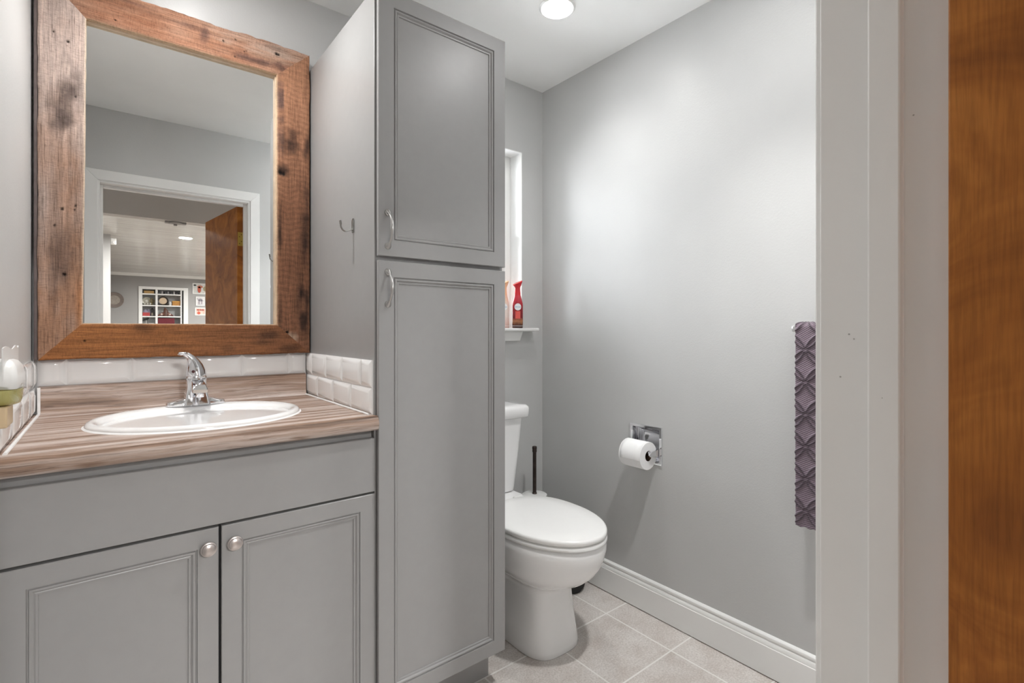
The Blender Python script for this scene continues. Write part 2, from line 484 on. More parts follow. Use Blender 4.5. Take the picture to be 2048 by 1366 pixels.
# local frame: leaf runs along -Y, thickness along +X
MB().box(0, .036, -.705, 0, .012, 1.945).build('door_slab', 'door', dr, bevel=.002)
for hz in (1.69, 0.17):
    hg = MB().box(.003, .036, 0, .0018, hz, hz + .089).build('hinge', 'brass', dr, bevel=.0008)
    k = MB().lathe([(.0055, 0), (.0055, .089)], (.0412, .004, hz), 12); k.build('barrel', 'brass', hg)
    k = MB()
    for sx, sz in ((.012, .015), (.024, .03), (.012, .059), (.024, .074)): k.lathe([(.0035, 0), (.003, .0008)], (sx, .0018, hz + sz), 10, 'y')
    k.build('screws', flat('hinge_screw', (.2, .14, .04, 1), .4, 1), hg)
kn = MB().lathe([(.026, 0), (.026, -.004), (.010, -.008), (.010, -.03), (.024, -.04), (.027, -.052), (.02, -.062)], (0, -.645, .94), 24, 'x').build('door_knob', 'brass', dr)
kn = MB().lathe([(.026, .036), (.026, .040), (.010, .044), (.010, .066), (.024, .076), (.027, .088), (.02, .098)], (0, -.645, .94), 24, 'x').build('door_knob', 'brass', dr)

# ------------------------------------------------------------------ hall and living room (seen in the mirror)
LX0, LX1, LY = -1.6, 3.6, -9.6
HB = -0.96
struct('floor_hall', MB().box(LX0, LX1, LY - .1, YH, -0.1, 0), 'boards', 'brown floorboards of the hall and living room', 'floor')
struct('ceiling_hall', MB().box(LX0, LX1, HB - .1, YH, ZC, ZC + .1), 'ceiling', 'plain hall ceiling outside the doorway', 'ceiling')
struct('ceiling_living', MB().box(LX0, LX1, LY - .1, HB - .1, ZC, ZC + .1), 'plank_ceiling', 'glossy pale ceiling of the living room in the mirror', 'ceiling')
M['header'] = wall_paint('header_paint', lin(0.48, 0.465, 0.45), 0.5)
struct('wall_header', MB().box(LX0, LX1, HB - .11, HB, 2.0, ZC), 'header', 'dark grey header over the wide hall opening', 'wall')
NX0, NX1, NZ0, NZ1 = 0.515, 1.29, 0.60, 2.035
b = MB().box(LX0, NX0, LY - .1, LY, 0, ZC).box(NX1, LX1, LY - .1, LY, 0, ZC).box(NX0, NX1, LY - .1, LY, NZ1, ZC).box(NX0, NX1, LY - .1, LY, 0, NZ0)
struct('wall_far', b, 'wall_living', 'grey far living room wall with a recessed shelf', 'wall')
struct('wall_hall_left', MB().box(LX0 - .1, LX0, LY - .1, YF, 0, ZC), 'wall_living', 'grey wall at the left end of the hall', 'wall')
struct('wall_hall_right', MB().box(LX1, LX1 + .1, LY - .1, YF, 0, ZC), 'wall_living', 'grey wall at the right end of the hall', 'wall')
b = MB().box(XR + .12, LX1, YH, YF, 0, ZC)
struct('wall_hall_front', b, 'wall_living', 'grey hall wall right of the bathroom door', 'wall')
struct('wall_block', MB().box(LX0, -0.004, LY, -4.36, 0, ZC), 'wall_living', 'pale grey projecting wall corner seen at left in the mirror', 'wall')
MB_cr = MB().prism([(LY, 2.29), (LY + .02, 2.29), (LY + .025, 2.31), (LY + .06, 2.345), (LY + .06, ZC), (LY, ZC)], 'x', -0.004, LX1)
struct('trim_2', MB_cr, 'trim', 'white crown moulding along the far living room wall', 'crown moulding')
cl = MB().lathe([(.05, 0), (.05, -.012), (.012, -.018), (.012, -.03)], (0.40, HB - .06, 2.0), 20)
cl.box(.33, .47, HB - .085, HB - .035, 1.985, 2.0)
tag(cl.build('door_track_bracket', flat('dull_metal', lin(.30, .29, .285), .5), loc=(0.40, HB - .06, 2.0)), 'small grey bracket under the hall header in the mirror', 'bracket')
sn = thing('corner_sensor', (0.03, -4.40, 2.24), 'small white sensor on the wall corner in the mirror', 'sensor')
MB().box(-.004, .055, -4.43, -4.37, 2.23, 2.31).build('housing', 'white_plastic', sn, bevel=.008)
MB().lathe([(.018, 0), (.014, .012)], (.03, -4.37, 2.255), 14, 'y').build('lens', 'label_white', sn)

# ------------------------------------------------------------------ recessed lamps and added fill lamps
def recessed(loc, lampmat, label, r=.056, group=None, beam=0, cone=136, dome=1.0):
    t = thing('ceiling_light', loc, label, 'ceiling light', group)
    x, y, z = loc
    MB().lathe([(r + .012, 0), (r + .012, -.003), (r + .004, -.007), (r, -.005), (r - .004, -.001)], loc, 40, cap0=False, cap1=False).build('trim_ring', 'white_plastic', t)
    MB().lathe([(r - .002, -.002), (r * .93, -.002 - .005 * dome), (r * .75, -.002 - .0085 * dome), (r * .45, -.002 - .0105 * dome), (r * .15, -.002 - .011 * dome)], loc, 40).build('diffuser', lampmat, t)
    if beam:                      # the lamp's own downward beam
        ld_ = bpy.data.lights.new('downlight_beam', 'SPOT'); ld_.energy = beam; ld_.color = (1, .995, .98)
        ld_.spot_size = math.radians(cone); ld_.spot_blend = 1.0; ld_.shadow_soft_size = r * .9
        lo = bpy.data.objects.new('downlight_beam', ld_); COL.objects.link(lo); lo.parent = t; lo.location = (0, 0, -.012)
    return t
recessed((1.30, 1.36, ZC), 'lamp_bath', 'round recessed ceiling light glowing above the toilet', beam=BATH_BEAM)
recessed((0.22, 1.48, ZC), 'lamp_vanity', 'round recessed ceiling light above the vanity', beam=VANITY_BEAM)
recessed((1.22, 0.64, ZC), 'fill_entry', 'added round fill light in the bathroom ceiling nearest the door', beam=ENTRY_FILL_BEAM, cone=94)  # added lamp, fills the low wall, floor and toilet
recessed((0.766, -4.06, ZC), 'lamp_living', 'round living room ceiling light glowing in the mirror', .07, dome=.15)
for lx, ly in ((2.6, -4.06), (2.9, -7.2), (1.9, -7.4), (2.6, -2.4)):  # added lamps, unseen, to brighten the living room
    recessed((lx, ly, ZC), 'lamp_living', 'added round living room fill light out of the mirror view', .07, 'added unseen living room fill lights', dome=.15)
recessed((0.30, -2.60, ZC), 'fill_hall', 'added round fill light just past the hall header', .10)  # added lamp hidden behind the header, fills the vanity fronts

# ------------------------------------------------------------------ window
wn = thing('window_1', (1.30, YB + .09, WZ0), 'bright white framed window above the toilet', 'window', kind='structure')
def wbox(nm, *a, mat='trim', bv=.003): return MB().box(*a).build(nm, mat, wn, bevel=bv)
wy0, wy1 = YB + .088, YB + .125
wbox('window_frame', WX1 - .035, WX1, wy0, wy1, WZ0, WZ1); wbox('window_frame', WX0, WX0 + .035, wy0, wy1, WZ0, WZ1)
wbox('window_frame', WX0 + .035, WX1 - .035, wy0, wy1, WZ1 - .035, WZ1); wbox('window_frame', WX0 + .035, WX1 - .035, wy0, wy1, WZ0, WZ0 + .035)
wbox('meeting_rail', WX0 + .035, WX1 - .035, wy0 + .006, wy1 - .004, 1.588, 1.625)
wbox('sash_stile', WX1 - .058, WX1 - .035, wy0 + .008, wy1 - .006, WZ0 + .035, 1.588); wbox('sash_stile', WX0 + .035, WX0 + .058, wy0 + .008, wy1 - .006, WZ0 + .035, 1.588)
MB().box(WX0 + .035, WX1 - .035, wy1 - .012, wy1 - .009, WZ0 + .035, WZ1 - .035).build('pane', 'pane', wn)
# white lining of the reveal
wbox('reveal_lining', WX1 - .0005, WX1 + .003, YB - .0005, wy1, WZ0, WZ1, bv=0); wbox('reveal_lining', WX0 - .003, WX0 + .0005, YB - .0005, wy1, WZ0, WZ1, bv=0)
wbox('reveal_lining', WX0, WX1, YB - .0005, wy1, WZ1 - .0005, WZ1 + .003, bv=0)
# sill shelf and tapered apron
SX0, SX1 = WX0 - .06, 1.637
b = MB().box(WX0, WX1, YB - .001, wy0, WZ0 - .016, WZ0); b.box(SX0 + .045, SX1, YB - .062, YB, WZ0 - .016, WZ0)
b.build('window_sill', 'trim', wn, bevel=.006, seg=3)
b = MB().prism([(SX0 + .07, WZ0 - .062), (1.552, WZ0 - .062), (1.570, WZ0 - .016), (SX0 + .05, WZ0 - .016)], 'y', YB - .016, YB)
b.build('apron', 'trim', wn, bevel=.002)

# ------------------------------------------------------------------ vanity cabinet
VF = 1.300                       # front plane of its doors
va = thing('vanity_cabinet', (0.197, 1.6, 0), 'grey two-door vanity cabinet with round knobs under the sink', 'cabinet')
b = MB().box(XL + .001, XL + .018, VF + .022, YB - .002, .0, .874).box(CX0 - .020, CX0 - .002, VF + .022, YB - .002, .0, .874)
b.box(XL + .018, CX0 - .020, VF + .022, YB - .002, .10, .118).box(XL + .018, CX0 - .020, VF + .08, VF + .10, 0, .10)
b.box(XL + .018, CX0 - .020, VF + .022, VF + .04, .845, .874)
b.build('carcass', 'cabinet', va)
MB().box(XL + .0185, CX0 - .0205, VF + .0195, VF + .0215, .119, .8445).build('gap_shade_sheet', 'gap_shade', va)  # near-black sheet behind the doors, shade of the gaps put into its colour
PROF = [(0, .0125), (0, .0015), (.0015, 0), (.0445, 0), (.0460, .0042), (.0475, .0042), (.0490, .0012), (.0525, .0006), (.0550, .0030), (.0560, .0048),
        (.0580, .0040), (.0610, .0042), (.0622, .0075), (.0635, .0075)]
PROF_V = [(0, .019), (0, .0015), (.0015, 0), (.0405, 0), (.0420, .0042), (.0435, .0042), (.0450, .0012), (.0485, .0006), (.0510, .0030), (.0520, .0048),
          (.0540, .0040), (.0570, .0042), (.0582, .0075), (.0595, .0075)]
MB().panel(XL + .003, CX0 - .0015, .7105, .8555, VF, [(0, .019), (0, .0015), (.0015, 0)]).build('false_drawer_front', 'cabinet', va)
def knob(x, z, par):
    k = MB().lathe([(.009, 0), (.0085, -.003), (.006, -.007), (.006, -.011), (.0145, -.014), (.0162, -.017), (.0160, -.0195), (.013, -.0215)], (x, VF, z), 28, 'y')
    kk = k.build('knob', 'knob', par)
    # domed face with a shallow stepped rim
    MB().lathe([(.0135, -.0213), (.0128, -.0235), (.009, -.0257), (.004, -.0265)], (x, VF, z), 28, 'y').build('knob_face', 'knob', kk)
d = MB().panel(XL + .003, .1902, .112, .7047, VF, PROF_V).build('door', 'cabinet', va, angle=25); knob(.1685, .6655, d)
d = MB().panel(.1958, CX0 - .0015, .112, .7047, VF, PROF_V).build('door', 'cabinet', va, angle=25); knob(.2205, .6655, d)

# ------------------------------------------------------------------ countertop with sink hole
ZT = 0.917
SKX, SKY, SKA, SKB = 0.190, 1.560, 0.240, 0.210
ct = thing('countertop', (0.197, 1.6, .88), 'weathered wood-look laminate countertop with rounded front edge', 'countertop')
x0, x1, y0, y1 = XL + .0015, CX0 - .001, 1.298, YB - .003
angs = sorted([2 * PI * i / 96 for i in range(96)] + [math.atan2(yy - SKY, xx - SKX) % (2 * PI) for xx in (x0, x1) for yy in (y0, y1)])
ha, hb = SKA - .018, SKB - .018
inner, outer = [], []
for a in angs:
    c, s_ = math.cos(a), math.sin(a)
    inner.append((SKX + ha * c, SKY + hb * s_))
    t = min([q for q in (((x1 if c > 0 else x0) - SKX) / c if abs(c) > 1e-9 else 9, ((y1 if s_ > 0 else y0) - SKY) / s_ if abs(s_) > 1e-9 else 9)])
    outer.append((SKX + c * t, SKY + s_ * t))
b = MB()
b.rings([[(x, y, ZT) for x, y in outer], [(x, y, ZT) for x, y in inner], [(x, y, ZT - .032) for x, y in inner], [(x, y, ZT - .032) for x, y in outer], [(x, y, ZT) for x, y in outer]], False, False)
nose = [(y0 + .002, ZT - .0002), (1.292, ZT + .0010), (1.286, ZT + .0012), (1.281, ZT - .001), (1.2765, ZT - .006), (1.2735, ZT - .013), (1.2725, ZT - .020), (1.2735, ZT - .027),
        (1.2765, ZT - .0325), (1.281, ZT - .0365), (1.287, ZT - .038), (1.298, ZT - .038), (1.304, ZT - .032), (y0 + .002, ZT - .030)]
b.prism(nose, 'x', x0, x1)
b.build('slab', 'laminate', ct, angle=40)
bs = [(YB - .0005, ZT + .0002), (1.872, ZT + .0002), (1.8755, ZT + .003), (1.8775, ZT + .009), (1.8785, ZT + .062), (1.8795, ZT + .0685), (1.8825, ZT + .0735), (1.888, ZT + .0755), (YB - .0005, ZT + .0760)]
MB().prism(bs, 'x', x0 + .0115, x1 - .0115).build('backsplash', 'laminate', ct, angle=40)
MB().tube([(x1 - .0128, 1.314, ZT + .0025), (x1 - .0128, YB - .022, ZT + .001)], .003, 8).build('caulk_bead', 'caulk', ct)
MB().tube([(x0 + .0126, 1.314, ZT + .001), (x0 + .0126, YB - .022, ZT + .001), (x0 + .0126, YB - .022, ZT + .074)], .0035, 8).build('caulk_bead', 'caulk', ct)

# ------------------------------------------------------------------ sink
sk = thing('sink', (SKX, SKY, ZT), 'oval white drop-in sink set in the wood-look counter', 'sink')
def ell(cx, cy, a, bb, z, n=96): return [(cx + a * math.cos(2 * PI * i / n), cy + bb * math.sin(2 * PI * i / n), z) for i in range(n)]
rs = [ell(SKX, SKY, SKA - .012, SKB - .012, ZT + .0006), ell(SKX, SKY, SKA, SKB, ZT + .0006), ell(SKX, SKY, SKA + .0005, SKB + .0005, ZT + .006), ell(SKX, SKY, SKA - .004, SKB - .004, ZT + .0115),
      ell(SKX, SKY, SKA - .011, SKB - .011, ZT + .0135), ell(SKX, SKY - .006, SKA - .017, SKB - .020, ZT + .0130),
      ell(SKX, SKY - .014, SKA - .023, SKB - .032, ZT + .0105), ell(SKX, SKY - .017, SKA - .029, SKB - .039, ZT + .003), ell(SKX, SKY - .018, SKA - .034, SKB - .045, ZT - .012),
      ell(SKX, SKY - .018, SKA - .047, SKB - .057, ZT - .05), ell(SKX, SKY - .016, SKA - .080, SKB - .085, ZT - .09), ell(SKX, SKY - .012, SKA - .13, SKB - .12, ZT - .115),
      ell(SKX, SKY - .008, .06, .055, ZT - .125), ell(SKX, SKY - .006, .022, .022, ZT - .128)]
MB().rings(rs).build('basin', 'porcelain', sk, angle=60)
MB().lathe([(.0, .004), (.020, .004), (.0225, .001), (.0225, -.002)], (SKX, SKY - .006, ZT - .128), 24, cap0=False).build('drain', 'chrome', sk)
rs = [ell(SKX, SKY, SKA - .004, SKB - .004, ZT + .0001), ell(SKX, SKY, SKA + .005, SKB + .005, ZT + .0001), ell(SKX, SKY, SKA + .0015, SKB + .0015, ZT + .0032), ell(SKX, SKY, SKA - .004, SKB - .004, ZT + .0032)]
MB().rings(rs + [rs[0]], False, False).build('caulk_ring', 'caulk', sk)

# ------------------------------------------------------------------ faucet
FX, FY, FZ = 0.196, 1.742, ZT + .0128
fa = thing('faucet', (FX, FY, FZ), 'chrome single-lever faucet standing on the sink rim', 'faucet')
def rr(cx, cy, hx_, hy_, z, r, n=6):      # rounded rectangle ring
    pts = []
    for qx, qy, a0 in ((1, 1, 0), (-1, 1, PI / 2), (-1, -1, PI), (1, -1, 1.5 * PI)):
        for i in range(n + 1):
            a = a0 + PI / 2 * i / n
            pts.append((cx + qx * (hx_ - r) + r * math.cos(a), cy + qy * (hy_ - r) + r * math.sin(a), z))
    return pts
b = MB().rings([rr(FX, FY, .0735, .024, FZ, .018), rr(FX, FY, .0745, .025, FZ + .003, .018), rr(FX, FY, .072, .023, FZ + .010, .016), rr(FX, FY, .055, .021, FZ + .014, .014), rr(FX, FY, .036, .021, FZ + .020, .014)])
b.build('base_plate', 'chrome', fa, angle=50)
b = MB().rings([rr(FX + .001, FY - .004, .0335, .032, FZ + .0005, .006), rr(FX + .001, FY - .003, .032, .030, FZ + .008, .006), rr(FX + .001, FY - .001, .0275, .027, FZ + .03, .006), rr(FX + .001, FY, .0245, .0245, FZ + .052, .010), rr(FX + .001, FY, .0250, .0250, FZ + .072, .016), rr(FX + .001, FY, .025, .025, FZ + .078, .020)])
b.build('body', 'chrome', fa, angle=50)
def xz(cx, hx_, y, z0, z1, r=.004):       # upright rounded section for the spout
    pts = []
    for qx, qz, a0 in ((1, 1, 0), (-1, 1, PI / 2), (-1, -1, PI), (1, -1, 1.5 * PI)):
        for i in range(5):
            a = a0 + PI / 2 * i / 4
            pts.append((cx + qx * (hx_ - r) + r * math.cos(a), y, (z1 - r if qz > 0 else z0 + r) + r * math.sin(a)))
    return pts
b = MB().rings([xz(FX + .001, .0135, FY - .012, FZ + .050, FZ + .078), xz(FX + .001, .0165, FY - .04, FZ + .047, FZ + .070), xz(FX + .001, .0190, FY - .065, FZ + .044, FZ + .062), xz(FX + .001, .0195, FY - .086, FZ + .041, FZ + .053), xz(FX + .001, .0180, FY - .091, FZ + .042, FZ + .051)])
b.build('spout', 'chrome', fa, angle=50)
MB().lathe([(.010, 0), (.0105, .002), (.0105, .011), (.009, .011)], (FX + .001, FY - .080, FZ + .029), 20).build('aerator', 'chrome', fa)
ring = MB().lathe([(.0245, .076), (.0268, .078), (.0268, .082), (.0250, .084)], (FX + .001, FY, FZ), 28).build('collar', 'chrome', fa)
hnd = MB().tube([(FX + .001, FY, FZ + .084), (FX, FY, FZ + .098), (FX - .002, FY + .001, FZ + .112), (FX - .006, FY + .001, FZ + .124), (FX - .013, FY, FZ + .137), (FX - .022, FY - .002, FZ + .146), (FX - .029, FY - .003, FZ + .1495)],
                [.0260, .0245, .0205, .0160, .0112, .0085, .0070], 22).build('lever_handle', 'chrome', fa, angle=60)
MB().rings([[(FX - .033 + r * math.cos(2 * PI * i / 20), FY - .004 + r * math.sin(2 * PI * i / 20), FZ + .150 + h) for i in range(20)] for r, h in ((.006, -.0055), (.0115, -.004), (.013, 0), (.0115, .004), (.006, .0055))]).build('lever_tip', 'chrome', hnd, angle=60)
MB().lathe([(.0042, -.0010), (.0042, .0022), (.0025, .0028)], (FX - .009, FY - .0235, FZ + .098), 14, 'y').build('temperature_dot', flat('dark_red_dot', (.05, .005, .008, 1), .3), hnd)

# ------------------------------------------------------------------ subway tiles
def tile_pt(plane, u, w, h):
    # plane: ('y', pos) faces -Y; ('x+', pos) faces +X; ('x-', pos) faces -X ; u across, w = z, h = height off wall
    k, p = plane
    return {'y': (u, p - h, w), 'x+': (p + h, u, w), 'x-': (p - h, u, w)}[k]
def tiles(plane, rows, name, label):
    b = MB()
    us = [u for r in rows for u in r[2]]; ws = [w for r in rows for w in r[:2]]
    def quad(lo, hi, z0, z1, h): return [tile_pt(plane, u, w, h) for u, w in ((lo, z0), (hi, z0), (hi, z1), (lo, z1))]
    b.rings([quad(min(us), max(us), min(ws), max(ws), .0002), quad(min(us), max(us), min(ws), max(ws), .0035)])
    g = .0012
    for z0, z1, cuts in rows:
        for lo, hi in zip(cuts[:-1], cuts[1:]):
            bv = min(.014, (hi - lo) * .4)
            b.rings([quad(lo + g, hi - g, z0 + g, z1 - g, .001), quad(lo + g, hi - g, z0 + g, z1 - g, .0042), quad(lo + g + .001, hi - g - .001, z0 + g + .001, z1 - g - .001, .0050),
                     quad(lo + bv, hi - bv, z0 + bv, z1 - bv, .0095), quad(lo + bv + .002, hi - bv - .002, z0 + bv + .002, z1 - bv - .002, .0099)])
    return tag(b.build(name, 'porcelain', angle=20, loc=tile_pt(plane, (min(us) + max(us)) / 2, min(ws), 0)), label, 'tile backsplash')
TZ0, TZM, TZ1 = ZT + .0005, .9905, 1.0660
tiles(('y', YB), [(ZT + .0765, TZ1, [XL + .010, -.0985, .0494, .197, .3448, .4931, CX0 - .010])], 'tile_backsplash', 'single row of glossy white tiles under the mirror')
tiles(('x-', CX0), [(TZM, TZ1, [1.3135, 1.387, 1.5363, 1.685, 1.834, YB - .001]), (TZ0, TZM, [1.3135, 1.464, 1.6146, 1.7678, YB - .001])], 'tile_backsplash', 'glossy white wall tiles against the tall cabinet side, right of the sink')
tiles(('x+', XL), [(TZM, TZ1, [1.3135, 1.387, 1.5363, 1.685, 1.834, YB - .001]), (TZ0, TZM, [1.3135, 1.464, 1.6146, 1.7678, YB - .001])], 'tile_backsplash', 'glossy white wall tiles left of the sink behind the plug-in freshener')

# ------------------------------------------------------------------ tall cabinet
TF = 1.287
tc = thing('tall_cabinet', (.782, 1.6, 0), 'tall grey linen cabinet with two panelled doors beside the vanity', 'cabinet')
MB().box(CX0, CX1, 1.3075, YB - .001, .115, 2.085).build('carcass', 'cabinet', tc, bevel=.001)
MB().box(CX0 + .002, .981, 1.357, YB - .002, 0, .115).build('toe_kick', 'cabinet', tc)
def pull(x, z0, z1, par, y):
    """arched bow pull with flared feet"""
    h = (z1 - z0) / 2; zc = (z0 + z1) / 2; pts = []; rad = []
    for i in range(21):
        t = -1 + 2 * i / 20
        out = .024 * (1 - abs(t) ** 2.2) + .004
        pts.append((x, y - out, zc + t * (h - .008)))
        w = .0030 + .0026 * math.exp(-(t / .35) ** 2)
        if abs(t) > .8: w = .0030 + (abs(t) - .8) * .02
        rad.append((w, w * .9))
    p = MB().tube(pts, rad, 14).build('pull_handle', 'nickel', par, angle=60)
    for zz in (z0 + .009, z1 - .009):
        MB().lathe([(.0095, 0), (.0092, -.0025), (.0065, -.005), (.0045, -.008)], (x, y, zz), 20, 'y').build('foot', 'nickel', p)
d = MB().panel(.5655, .9985, 1.351, 2.082, TF, PROF).build('upper_door', 'cabinet', tc, angle=25); pull(.5925, 1.3695, 1.4785, d, TF)
d = MB().panel(.5655, .9985, .114, 1.3385, TF, PROF).build('lower_door', 'cabinet', tc, angle=25); pull(.5925, 1.2105, 1.3165, d, TF)

# robe hook on its side
hk = thing('robe_hook', (CX0, 1.4587, 1.457), 'small metal hook on the side of the tall cabinet', 'hook')
MB().rings([[(CX0 - o, 1.4587 + .0065 * sy * k, 1.4575 + sz * k) for sy, sz in ((-1, -.021), (1, -.021), (1.1, .015), (.6, .021), (-.6, .021), (-1.1, .015))] for o, k in ((-.0006, 1), (.0022, 1), (.003, .88))]).build('back_plate', 'hook_metal', hk)
pth = [(CX0 - .003, 1.4587, 1.446)]
for i in range(13):
    a = -PI / 2 - .2 + i / 12 * (-PI * .48)
    pth.append((CX0 - .020 + .018 * math.cos(a), 1.4587, 1.4555 + .018 * math.sin(a)))
pth.append((CX0 - .0395, 1.4587, 1.4680))
MB().tube(pth, [(.0045, .0018)] * (len(pth) - 2) + [(.006, .0024), (.0055, .0022)], 12).build('prong', 'hook_metal', hk, angle=60)

# ------------------------------------------------------------------ mirror with reclaimed-wood frame
rng = np.random.default_rng(7)
def vnoise(u, v, seed):
    """smooth value noise on arrays"""
    g = np.random.default_rng(seed).random((64, 64))
    iu, iv = np.floor(u).astype(int), np.floor(v).astype(int)
    fu, fv = u - iu, v - iv; fu = fu * fu * (3 - 2 * fu); fv = fv * fv * (3 - 2 * fv)
    a, b_ = g[iu % 64, iv % 64], g[(iu + 1) % 64, iv % 64]; c, d_ = g[iu % 64, (iv + 1) % 64], g[(iu + 1) % 64, (iv + 1) % 64]
    return (a * (1 - fu) + b_ * fu) * (1 - fv) + (c * (1 - fu) + d_ * fu) * fv
def fbm(u, v, seed, o=4):
    s_, t, a = 0, 0, 1
    for i in range(o): s_ = s_ + a * vnoise(u * 2 ** i, v * 2 ** i, seed + i); t += a; a *= .55
    return s_ / t
MY, FT = 1.856, .036              # front of the boards, thickness
wm = thing('wall_mirror', (0.197, YB, 1.066), 'rectangular wall mirror in a wide reclaimed wood frame', 'mirror')
OX0, OX1, OZ0, OZ1 = -.1545, .5555, 1.0668, 2.1300
IX0t, IX0b, IX1, IZ0, IZ1 = -.0545, -.0622, .4462, 1.1668, 2.0265
MB().box(IX0b - .01, IX1 + .012, 1.878, 1.882, IZ0 - .012, IZ1 + .012).build('mirror_glass', 'mirror', wm)

def board(name, corners, along, paint, mat, seed, rough_out=.0012):
    """mitred plank: corners = outer a, outer b, inner b, inner a (x,z); grid runs a->b"""
    oa, ob, ib, ia = [np.array(c) for c in corners]
    L = np.linalg.norm(ob - oa); Wd = np.linalg.norm(ia - oa)
    nu, nv = int(L / .004), int(Wd / .003)
    U, V = np.meshgrid(np.linspace(0, 1, nu), np.linspace(0, 1, nv), indexing='ij')
    P = (oa[None, None] * (1 - U)[..., None] + ob[None, None] * U[..., None]) * (1 - V)[..., None] + (ia[None, None] * (1 - U)[..., None] + ib[None, None] * U[..., None]) * V[..., None]
    uu = P[..., 0 if along == 'x' else 1] * 1.0
    n_dir = (ia - oa); nrm = np.array([0, 1.0]) if along == 'x' else np.array([1.0, 0])
    edge_out = (fbm(uu * 17 + 3, uu * 0 + .5, seed + 40, 4) - .5) * 2 * rough_out * 2.2
    edge_in = (fbm(uu * 33 + 9, uu * 0 + .5, seed + 50, 3) - .5) * 2 * .0013
    P = P + nrm[None, None] * (edge_out * (1 - V) + edge_in * V)[..., None]
    dist_o, dist_i = V * Wd, (1 - V) * Wd
    depth = .0025 * np.exp(-dist_o / .0025) + .003 * np.exp(-dist_i / .0022)
    depth = depth + (fbm(P[..., 0] * 40 + 5, P[..., 1] * 40 + 5, seed + 3, 3) - .5) * .0012
    rgb, holes = paint(P[..., 0], P[..., 1], U, V, dist_o, dist_i)
    for hx_, hz_, r in holes:
        dd = ((P[..., 0] - hx_) ** 2 + ((P[..., 1] - hz_) * .8) ** 2) ** .5
        k = np.clip(1.6 - dd / r, 0, 1)[..., None]
        rgb = rgb * (1 - k) + np.array([.008, .005, .004]) * k
        depth = depth + k[..., 0] * .003
    b = MB()
    base = [(x, MY + d_, z) for x, z, d_ in zip(P[..., 0].ravel(), P[..., 1].ravel(), depth.ravel())]
    b.v = base
    col = np.concatenate([rgb.reshape(-1, 3), np.ones((rgb.shape[0] * rgb.shape[1], 1))], 1)
    for i in range(nu - 1):
        for j in range(nv - 1): b.f.append((i * nv + j, (i + 1) * nv + j, (i + 1) * nv + j + 1, i * nv + j + 1))
    loop = [i * nv for i in range(nu)] + [(nu - 1) * nv + j for j in range(1, nv)] + [i * nv + nv - 1 for i in range(nu - 2, -1, -1)] + [j for j in range(nv - 2, 0, -1)]
    k0 = len(b.v)
    b.v += [(b.v[q][0], MY + FT, b.v[q][2]) for q in loop]
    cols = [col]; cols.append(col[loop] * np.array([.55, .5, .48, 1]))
    n = len(loop)
    for i in range(n): b.f.append((loop[i], loop[(i + 1) % n], k0 + (i + 1) % n, k0 + i))
    b.f.append(tuple(range(k0, k0 + n)))
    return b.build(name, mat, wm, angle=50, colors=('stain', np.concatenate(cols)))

def lerp(a, b_, t): return np.array(a) * (1 - t[..., None]) + np.array(b_) * t[..., None]
def blob(x, z, cx, cz, rx, rz, x_seed):
    n = (fbm(x * 30 + 7, z * 22 + 7, x_seed) - .5) * 1.5
    d = ((x - cx) / rx) ** 2 + ((z - cz) / rz) ** 2
    return np.clip(1.15 - d ** .5 + n, 0, 1)
def paint_left(x, z, U, V, do, di):
    streak = fbm(x * 130, z * 4, 11); big = fbm(x * 14, z * 7 + 20, 12)
    t = np.clip((z - 1.35) / .62 + (big - .5) * .9, 0, 1)
    c = lerp((.31, .175, .112), (.53, .415, .365), t)
    c = c * (.68 + .62 * streak)[..., None]
    g = np.clip((fbm(x * 20 + 3, z * 6, 13) - .45) * 3, 0, 1) * .55
    c = c * (1 - g[..., None]) + np.array([.36, .30, .275]) * g[..., None]
    for cx, cz, rx, rz, k in ((-.100, 1.785, .030, .10, .80), (-.075, 1.83, .022, .07, .65), (-.118, 1.71, .025, .06, .65), (-.10, 1.36, .03, .09, .5), (-.12, 1.29, .02, .08, .45)):
        w = blob(x, z, cx, cz, rx, rz, 60)[..., None] * k
        c = c * (1 - w) + np.array([.085, .062, .055]) * w
    w = (np.clip((-.045 - x) * 0 + (x + .082) / .02, 0, 1) * np.clip((1.31 - z) / .06, 0, 1))[..., None] * .8
    c = c * (1 - w) + np.array([.40, .16, .055]) * w
    pale = np.exp(-di / .0028)[..., None]
    c = c * (1 - pale) + np.array([.62, .50, .38]) * pale
    return c, [(-.123, 1.965, .0022), (-.093, 1.948, .003), (-.077, 1.80, .0018), (-.105, 1.482, .003), (-.077, 1.495, .0022), (-.079, 1.483, .0015), (-.121, 1.435, .0022), (-.1, 1.302, .0032), (-.103, 1.303, .002)]
